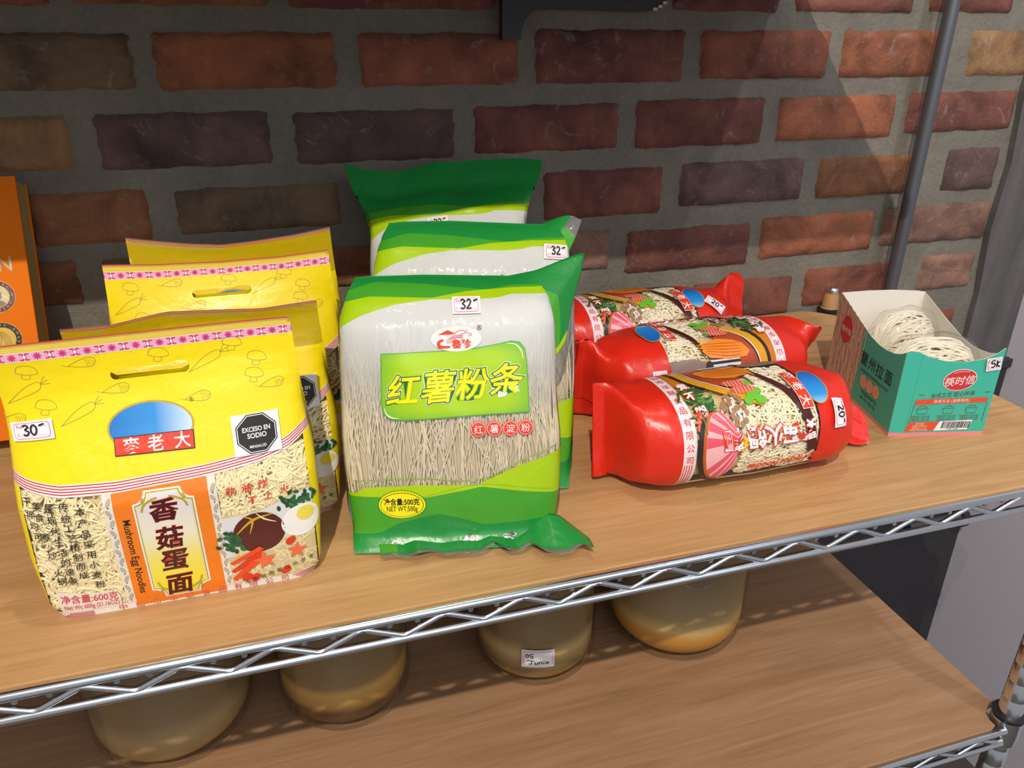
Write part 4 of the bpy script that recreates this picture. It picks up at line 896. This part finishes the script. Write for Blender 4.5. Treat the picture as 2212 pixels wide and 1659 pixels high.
# ------------------------------------------------------------------ red hotpot noodle rolls
R_ARC = .0520
def red_art():
    a = Art(); D = lambda deg: radians(deg)*R_ARC; S0, S1 = D(-180), D(180)
    rd, wf = I('pack_red'), 'window_film_red'
    a.rect(S0, S1, -.1375, -.0775, rd); a.rect(S0, S1, -.170, -.1375, 'clear_edge'); a.rect(S0, S1, -.0775, -.0655, I('pack_white')); a.rect(S0, S1, .057, .170, rd)
    a.rect(D(-46), D(122), -.0655, .057, wf); a.rect(S0, D(-46), -.0655, .057, I('pale')); a.rect(D(122), S1, -.0655, .057, rd)
    P = lambda x, deg: (D(deg), x)                                     # pack coordinates: x along the roll, angle round it
    # stripe lettering and lines
    a.chars('中山市华联食品有限公司', P(-.0715, 112), P(-.0715, -14), .0078, I('pack_red'), 2, rot=-90, sx=-1)
    for k in range(4): a.stroke([P(-.0760+k*.0024, -19), P(-.0760+k*.0024, -75)], .0008, I('pack_red'), 2)
    # food picture
    a.poly([P(-.0655, 46), P(-.0655, 122), P(-.040, 122), P(-.046, 80), P(-.052, 60)], I('orange_bowl'), 2)
    a.poly([P(-.052, 122), P(-.0445, 90), P(-.030, 66), P(-.018, 60), P(.0, 70), P(-.005, 122)], I('broth'), 3)
    a.stroke([P(-.052, 122), P(-.050, 95), P(-.042, 74), P(-.028, 58), P(-.010, 44), P(.006, 34)], .0100, I('amber'), 4); a.stroke([P(-.0570, 122), P(-.0560, 92), P(-.049, 70), P(-.040, 60)], .004, I('dark_bowl'), 5)
    a.stroke([P(-.047, 122), P(-.0440, 95), P(-.036, 74), P(-.022, 58), P(-.006, 46)], .0014, I('dish'), 6); a.stroke([P(-.0455, 122), P(-.0425, 95), P(-.0345, 74)], .0009, I('black'), 7)
    a.poly([P(-.036, 93), P(-.030, 82), P(-.020, 76), (D(72), -.004), P(.014, 78), P(.018, 72), P(.019, 80), P(.021, 77), P(.0195, 86), P(.017, 90), P(.012, 96), P(-.010, 100), P(-.030, 99)], I('wing'), 7)
    for k in range(5): a.stroke([P(-.028+k*.001, 82+k*3.5), P(-.008, 80+k*4), P(.014, 79+k*3)], [.0004, .0012, .0004], I('wing_dark'), 8)
    for k in range(4): a.ell(D(77+k*4.4), .0185, .0012, .0014, I('brown'), 9, n=10)
    a.rect(D(99), D(112), -.022, .012, I('dish'), 6); a.rect(D(101), D(104), -.022, .012, I('dark_bowl'), 7); a.ell(D(105.5), .014, .0056, .0040, I('dark_bowl'), 7)
    a.poly([P(.018, 122), P(.014, 101), P(.030, 95), P(.057, 97), P(.057, 122)], I('slate'), 2)
    for q in (110, 116): a.chars('请看包装背面烹调方法', P(.020, q), P(.053, q), .0034, I('black'), 3, rot=-90, sx=-1)
    r = np.random.RandomState(8)
    for cx, cq in ((-.010, 62), (-.006, 51)):
        a.ell(D(cq), cx, .0050, .0125, I('meat'), 8, rot=6)
        for k in range(6): a.stroke([P(cx-.009+k*.0034, cq-5), P(cx-.0078+k*.0034, cq+5)], .0009, I('meat_line'), 9)
    for x, q, s in ((.002, 60, .0035), (-.002, 42, .006), (.004, 36, .0055), (-.008, 37, .005), (.006, 47, .004)): a.ell(D(q), x, s, s*.8, I('leaf'), 9, rot=r.uniform(0, 90), n=12)
    for _ in range(70): a.ell(D(r.uniform(27, 62)), -.053+r.normal(0, .0055), .0055, .0011, I('veg') if r.rand() < .72 else I('veg_l'), 8, rot=r.uniform(20, 150), n=9)
    for _ in range(16): a.ell(D(r.uniform(5, 30)), -.0630+r.uniform(0, .004), .003, .0016, I('carrot'), 8, rot=r.uniform(0, 180), n=9)
    for k in range(26):
        x, q = -.038+r.uniform(0, .020), r.uniform(4, 44); 
        a.ell(D(q-6), x+.001, .0050, .0014, I('stem'), 8, rot=r.uniform(-30, 30), n=10)
    for k in range(22):
        x, q = -.036+r.uniform(0, .022), r.uniform(14, 48); a.ell(D(q), x, .0028, .0024, I('cap'), 9+(k % 2), n=12)
    a.ell(D(-6), -.0470, .034, .0185, I('dark_bowl'), 10, rot=0, n=40); a.ell(D(-5), -.0445, .0320, .0165, I('wing_dark'), 11, n=40); a.ell(D(-5), -.0430, .0305, .0152, I('shabu_l'), 12, n=40)
    for k in range(11):
        q = radians(-75+k*30); c0 = (D(0), -.024)
        e0 = [(D(-5)+.0300*cos(q+d), -.0430+.0150*sin(q+d)) for d in (-.2, -.05, .12)]
        a.poly([c0]+e0, I('shabu'), 13)
    for k in range(14): a.ell(D(-3)+r.normal(0, .0025), -.0225+r.normal(0, .0018), .0018, .0014, I('flower'), 14, n=9)
    a.stroke([P(-.058, 30), P(-.056, 10)], .0008, I('veg_l'), 14)
    a.stroke([P(.014, 92), P(.022, 68), P(.033, 44), P(.043, 18), P(.0505, -22)], [.0035, .0055, .0075, .009, .010], I('chopstick'), 6)
    for ch, x in zip('雞蛋火鍋麵', (.0415, .0235, .0070, -.0100, -.0325)):
        a.text(ch, D(1), x, .0185, I('red'), 14, rot=90, bold=.075, sx=-1, shear=.15); a.text(ch, D(1), x, .0185, I('wedge'), 15, rot=90, bold=.028, sx=-1, shear=.15)
    a.text('Egg Hotpot Noodles', D(-28), .022, .0092, I('red'), 14, rot=90, bold=.03, sx=-.98, shear=-.25)
    for ch, q, x in zip('煮不糊', (66, 50, 31), (-.0600, -.0590, -.0565)):
        a.text(ch, D(q), x, .0105, I('red'), 14, rot=-100, sx=-1, bold=.085); a.text(ch, D(q), x, .0105, I('wedge'), 15, rot=-100, sx=-1, bold=.03)
    a.ell(D(45), .0620, .0205, .0122, I('gold'), 10, rot=6); a.ell(D(45), .0620, .0195, .0112, 'ink_blue_roll', 11, rot=6)
    a.poly([P(.0385, 68), P(.0510, 67), P(.0520, 20), P(.0400, 20)], I('wedge'), 12); a.poly([P(.0390, 67.5), P(.0505, 66.5), P(.0515, 20.6), P(.0405, 20.6)], I('red'), 13)
    for ch, q in zip('麥老大', (60, 44, 28)): a.text(ch, D(q), .0453, .0100, I('wedge'), 15, rot=0, sx=-1, bold=.015)
    return a
RA = red_art()
NORM = 2*pi*R_ARC
def red_roll(label, x0, yc, turn, flip, seed, ends, sticker=None, zc=.047, yaw=0, lcut=0, rlen=0):
    t_ = thing('noodle_roll', label, 'noodle pack', (x0, yc, 0), (0, 0, radians(yaw)+(pi if flip else 0)), 'red hotpot noodle rolls')
    (lz, lh, lr), (rz, rh, rr, rs, rt2) = ends
    k = [(-.142+lcut, lz, .004, lh, .0016, 2, lr), (-.130+lcut*.8, lz, .003, lh, .0018, 2, lr), (-.122+lcut*.6, (lz+zc)/2, .002, (lh+.044)/2, .020, 2, lr*.7), (-.108, zc-.002, -.002, .0425, .048, 2.2, 0), (-.085, zc-.002, -.003, .0446, .056, 2.35, 0), (0, zc-.002, -.003, .0450, .059, 2.4, 0),
         (.075, zc-.002, -.003, .0446, .057, 2.4, 0), (.100, zc-.003, -.002, .0430, .050, 2.25, 0), (.113, zc-.004, 0, .040, .032, 2.1, rr*.2), (.122, (rz*.6+zc*.4), .002, (rh+.04)/2, .016, 2, rr*.6), (.130, rz, -.3*rs, rh, .0024, 2, rr), (.146, rz-.003*rs/.018, -.66*rs, rh*.95, .0018, 2, rr), (.152+rlen, rz-.008*rs/.018, -rs, rh*rt2, .0016, 2, rr)]
    L = Loft(k, axis='x', norm=NORM, disp=lambda u, v, d=wave(seed, .0008, 60, 60, .8), e=wave(seed+3, .0032, 80, 90, .9): d(u, v)+e(u, v)*np.clip((np.abs(v+.006)-.072)/.03, 0, 1)*(1-.45*np.clip((np.abs(v)-.112)/.015, 0, 1)))
    fn0 = L.map(False)
    A2 = Art(); A2.mats = RA.mats
    for V, F, mi, l in RA.items:
        V = V.copy(); V[:, 1] = np.clip(V[:, 1], -.142+lcut, .152+rlen); A2.items.append((V, F, mi, l))
    sh = radians(turn)*R_ARC
    fn = lambda u, v: fn0(u+sh, v)
    pch = A2.build('pouch', fn, t_, .0052)
    D = lambda deg: radians(deg)*R_ARC
    def bedfn(u, v): P, N = fn(u, v); return P-N*.005, N
    ink('bed', 'dcc88e', .7, 0); b = Art(); b.rect(D(-47), D(123), -.0665, .058, 'bed'); b.build('noodle_block', bedfn, t_, .006)
    paths = curly(D(-44), D(58), -.022, .056, 150, seed, ln=40, d0=-.0036)+curly(D(58), D(95), .012, .056, 40, seed+1, ln=30, d0=-.0036)
    strands('noodles', paths, .00085, fn, noodle_pale, t_)
    if sticker: price_sticker(pch, fn, D(sticker[1]), sticker[0], .0255, .0140, sticker[2], sticker[3], 16, -1)
    return t_, fn
E1 = ((.050, .047, .12), (.024, .022, .45, .018, .5))
red_roll('front red hotpot noodle roll with price tag 20 at its right end', .383, .561, 13, False, 101, E1, (.0775, 12, '20-', 3), lcut=.006)
red_roll('middle red hotpot noodle roll turned end for end, orange bowl at its right end', .416, .6815, 50, True, 113, ((.046, .045, .5), (.048, .046, .1, .006, .85)), (.070, 118, '20', 0))
red_roll('rear red hotpot noodle roll lying by the brick wall, its pointed corner sticking up', .402, .808, 20, False, 127, ((.048, .048, .1), (.054, .050, .12, -.004, .75)), (.0830, 26, '20-', -42), lcut=.03)

# ------------------------------------------------------------------ teal carton with bundled noodles
ca_ = radians(-13.8)
ct = thing('noodle_carton', 'teal and white open noodle carton with curved cut rim, at the right end', 'carton', (.5715, .554, 0), (0, 0, ca_))
ink('teal', '3fb7a0', .42, .03); ink('teal_side', '3fb7a0', .42, .03); ink('card_pink', 'e88a90', .42, 0); ink('card_white', 'e9e3d8', .6, 0); ink('card_dark', '0f2a28', .45, 0); ink('card_brown', '6a5a48', .45, 0)
ink('card_red', 'd0323c', .4, 0); ink('card_orange', 'e0522c', .4, 0); ink('card_peach', 'e2a684', .45, 0); ink('noodle_print', 'd2ae92', .45, 0); ink('noodle_print_l', 'e4c9b0', .45, 0); ink('noodle_print_d', 'b48e74', .45, 0)
Wd, Dp = .099, .150
front_rim = [(0, .093), (.004, .0945), (.012, .0935), (.022, .0885), (.040, .0835), (.060, .0820), (.080, .0850), (.092, .0905), (.0985, .0965), (Wd, .0962)]
side_rim = [(0, .0930), (.008, .0880), (.020, .0835), (.035, .0810), (.050, .0805), (.068, .0825), (.085, .0870), (.105, .0925), (.125, .0985), (.142, .1035), (Dp, .1055)]
back_rim = [(0, .1055), (.03, .1075), (.06, .1080), (.09, .1065), (Wd, .1050)]
TH = .0006
def crease(x): return np.where(x < .016, -.0012*(x/.016), -.0012+.0000*x)        # the front bows at its left fold
def f_front(u, v): return np.stack([u, crease(u), v], 1), np.tile([0., -1., 0.], (len(u), 1))
def f_left(u, v): return np.stack([u*0, u, v], 1), np.tile([-1., 0., 0.], (len(u), 1))
a = Art(); a.band(front_rim, [(0, .004), (Wd, .004)], 'teal', 0, 60); a.rect(0, Wd, 0, .004, 'card_pink', 0)
a.stroke([(.016, .004), (.0165, .09)], .0004, 'teal_side', 1, smooth=False)
a.ell(.0600, .0630, .0172, .0118, 'card_white', 2, rot=6); a.ell(.0600, .0630, .0164, .0110, 'card_red', 3, rot=6); a.text('筷时信', .0600, .0622, .0105, 'card_white', 4, bold=.01, rot=6, shear=.2); a.stroke([(.052, .0705), (.060, .0722), (.068, .0718)], .0005, 'card_white', 4)
a.text('台式工艺 匠心传承', .0570, .0470, .0055, 'card_brown', 2, rot=3, bold=.01); a.rect(.0215, .0275, .0467, .0473, 'card_brown', 2); a.rect(.0895, .0950, .0487, .0493, 'card_brown', 2)
a.poly([(.0195, .0360), (.0200, .0405), (.0215, .0420), (.0945, .0430), (.0945, .0378)], 'card_orange', 2); a.text('食用方法 (请煮两吃)', .0570, .0396, .0042, 'card_white', 3, rot=1)
a.stroke([(.0195, .036), (.018, .015)], .0005, 'card_brown', 2); a.stroke([(.0945, .0378), (.0945, .016)], .0005, 'card_brown', 2)
for k, x in enumerate((.0290, .0560, .0800)):
    a.stroke([(x-.006, .0315), (x-.0045, .0255), (x+.0045, .0255), (x+.006, .0315), (x-.006, .0315)], .0006, 'card_brown', 2, smooth=False); a.stroke([(x-.0045, .033), (x, .0345), (x+.0045, .033)], .0006, 'card_brown', 2)
    a.ell(x-.0095, .0230, .0009, .0009, 'card_orange', 2, n=10)
    for q in range(3): a.text('将面块放入沸水中煮', x, .0228-q*.0023, .0021, 'card_brown', 2)
a.poly([(.0150, .0058), (.0185, .0160), (.0500, .0168), (.0455, .0062)], 'card_orange', 2)
for q in range(4): a.text(('配料 面条', '小麦粉 食用盐 水', '保质期 十二个月', '请存放于阴凉干燥处')[q], .0300, .0146-q*.0024, .0021, 'card_white', 3)
a.poly([(.0455, .0062), (.0500, .0168), (.0845, .0180), (.0810, .0070)], 'paper', 3)
x = .0525; r = np.random.RandomState(3)
while x < .081:
    wd = r.choice([.0004, .0007, .0011]); a.poly([(x, .0088), (x+wd, .0088), (x+wd+.0012, .0164), (x+.0012, .0164)], 'ink_marker', 4); x += wd+r.choice([.0005, .0008])
a.text('6 970001 234567', .0650, .0078, .0019, 'ink_marker', 4)
ct_front = a.build('front_panel', f_front, ct, .012)
price_sticker(ct_front, f_front, .0895, .0800, .0150, .0140, '5K', 8)
a = Art(); a.band([p for p in side_rim if p[0] <= .085], [(0, .004), (.085, .004)], 'teal_side', 0, 50); a.band([p for p in side_rim if p[0] >= .085], [(.085, 0), (Dp, 0)], 'noodle_print', 0, 50); a.rect(0, .085, 0, .004, 'card_pink', 0)
# printed noodle hank at the back half of the side, seen from outside the writing runs from the far end to the near one
r = np.random.RandomState(9)
for k in range(42):
    x = .084+.066*k/41+r.normal(0, .001); zt_ = float(np.interp(x, *zip(*side_rim)))-.001
    a.stroke([(x+.006*sin(q*3+k)+.0015*sin(k*2.1), q*zt_+.0005) for q in np.linspace(0, 1, 7)], .0013, 'noodle_print_l' if k % 3 else 'noodle_print_d', 1)
a.ell(.122, .0715, .0125, .0155, 'card_red', 3); a.push(.122, .0715); a.xf[-1] = (-1, 0, .122, 0, 1, .0715); a.text('筷时信', 0, -.001, .0078, 'card_white', 4, bold=.01); a.pop()
a.xf.append((-1, 0, 0, 0, 1, 0))                          # this side reads from -y to +y mirrored: flip the writing
for ch, x in zip('蘭州拉面', (-.073, -.056, -.039, -.021)): a.text(ch, x, .0560, .0165, 'card_dark', 2, sx=.95)
a.text('LANZHOU RAMEN NOODLE', -.047, .0430, .0042, 'card_dark', 2, sx=1.1)
for x in (-.066, -.052, -.038): a.ell(x, .0315, .0072, .0072, 'card_peach', 2); a.stroke([(x-.004, .030), (x, .034), (x+.003, .030), (x-.001, .029)], .0006, 'noodle_print', 3)
a.text('净含量:400g+70g', -.050, .0205, .0052, 'card_dark', 2, sx=.9); a.text('NET WT: 400g+70g', -.050, .0135, .0046, 'card_dark', 2, sx=.9)
a.xf.pop()
a.build('side_panel', f_left, ct, .012)
def panel(name, rim, f, m, inset=0):
    n = 40; X = np.linspace(rim[0][0], rim[-1][0], n); Z = np.interp(X, *zip(*rim)); pts = [f(x, 0) for x in X]+[f(x, z) for x, z in zip(X, Z)]
    F = [(i, i+1, n+i+1, n+i) for i in range(n-1)]; o = meshobj(name, pts, F, m, ct, smooth=False); sd = o.modifiers.new('s', 'SOLIDIFY'); sd.thickness = TH; sd.offset = 0; return o
cw = MATS['card_white']
panel('front_lining', front_rim, lambda x, z: (x, float(crease(np.array(x)))+.0005, z), cw)
panel('side_lining', side_rim, lambda y, z: (.0005, y, z), cw)
panel('back_panel', back_rim, lambda x, z: (x, Dp, z), cw)
panel('side_panel', [(x, z-.001) for x, z in side_rim], lambda y, z: (Wd-.0004+ (0 if y < .02 else 0), y, z), cw)
mb = MB(); mb.box(.0008, Wd-.001, .001, Dp-.001, .0003, .0012); mb.build('base_panel', cw, ct, smooth=False)
# bundled noodle hanks in clear wrap
def hank(label, c, ln, rx, rz, yaw, seed):
    t_ = thing('noodle_hank', label, 'noodles', c, (0, 0, ca_+yaw), 'noodle hanks in the carton'); r = np.random.RandomState(seed); mb = MB()
    for k in range(260):
        th = r.uniform(0, 2*pi); q = r.uniform(.86, 1); tw = r.normal(0, .35); pts = []
        for i in range(13):
            s = -1+2*i/12; e = max(0, 1-abs(s)**3)**.5; a_ = th+tw*s
            pts.append((s*ln+.0010*sin(i*1.3+k), rx*q*e*cos(a_)+.0006*sin(k+i), rz+rz*q*e*sin(a_)))
        mb.tube(pts, .0011, 5, False)
    core = [((rx*.80)*max(0, 1-abs(q)**3)**.5, q) for q in np.linspace(-.93, .93, 15)]; CV = []; CF = []
    for i, (e_, q) in enumerate(core):
        for k in range(20): a_ = 2*pi*k/20; CV.append((q*ln, e_*cos(a_), rz+e_/rx*rz*sin(a_)))
    CF = [(i*20+k, i*20+(k+1) % 20, (i+1)*20+(k+1) % 20, (i+1)*20+k) for i in range(14) for k in range(20)]
    mb.add(CV, CF)
    o = mb.build('noodles', mat('hank_dough', 'ece3cc', .4), t_); tag(o, kind='stuff')
    V = []; F = []; n1, n2 = 20, 24
    for i in range(n1+1):
        s = -1+2*i/n1; e = max(.02, (1-abs(s)**4)**.5)
        for k in range(n2):
            a_ = 2*pi*k/n2; w_ = 1.07+.03*sin(5*a_+7*s); V.append((s*(ln+.005), (rx+.0015)*e*w_*cos(a_), max(.0003, rz+(rz+.0015)*e*w_*sin(a_))))
    F = [(i*n2+k, i*n2+(k+1) % n2, (i+1)*n2+(k+1) % n2, (i+1)*n2+k) for i in range(n1) for k in range(n2)]
    meshobj('clear_wrap', V, F, MATS['clear_shine'], t_)
def in_carton(x, y, z): return (.5715+x*cos(ca_)-y*sin(ca_), .554+x*sin(ca_)+y*cos(ca_), z)
hank('pale noodle hank in clear wrap lying across the carton behind its front panel', in_carton(.050, .034, .0016), .044, .030, .046, 0.0, 3)
hank('pale noodle hank in clear wrap farther back in the carton, the higher of the two', in_carton(.058, .108, .0016), .036, .026, .0475, .25, 4)
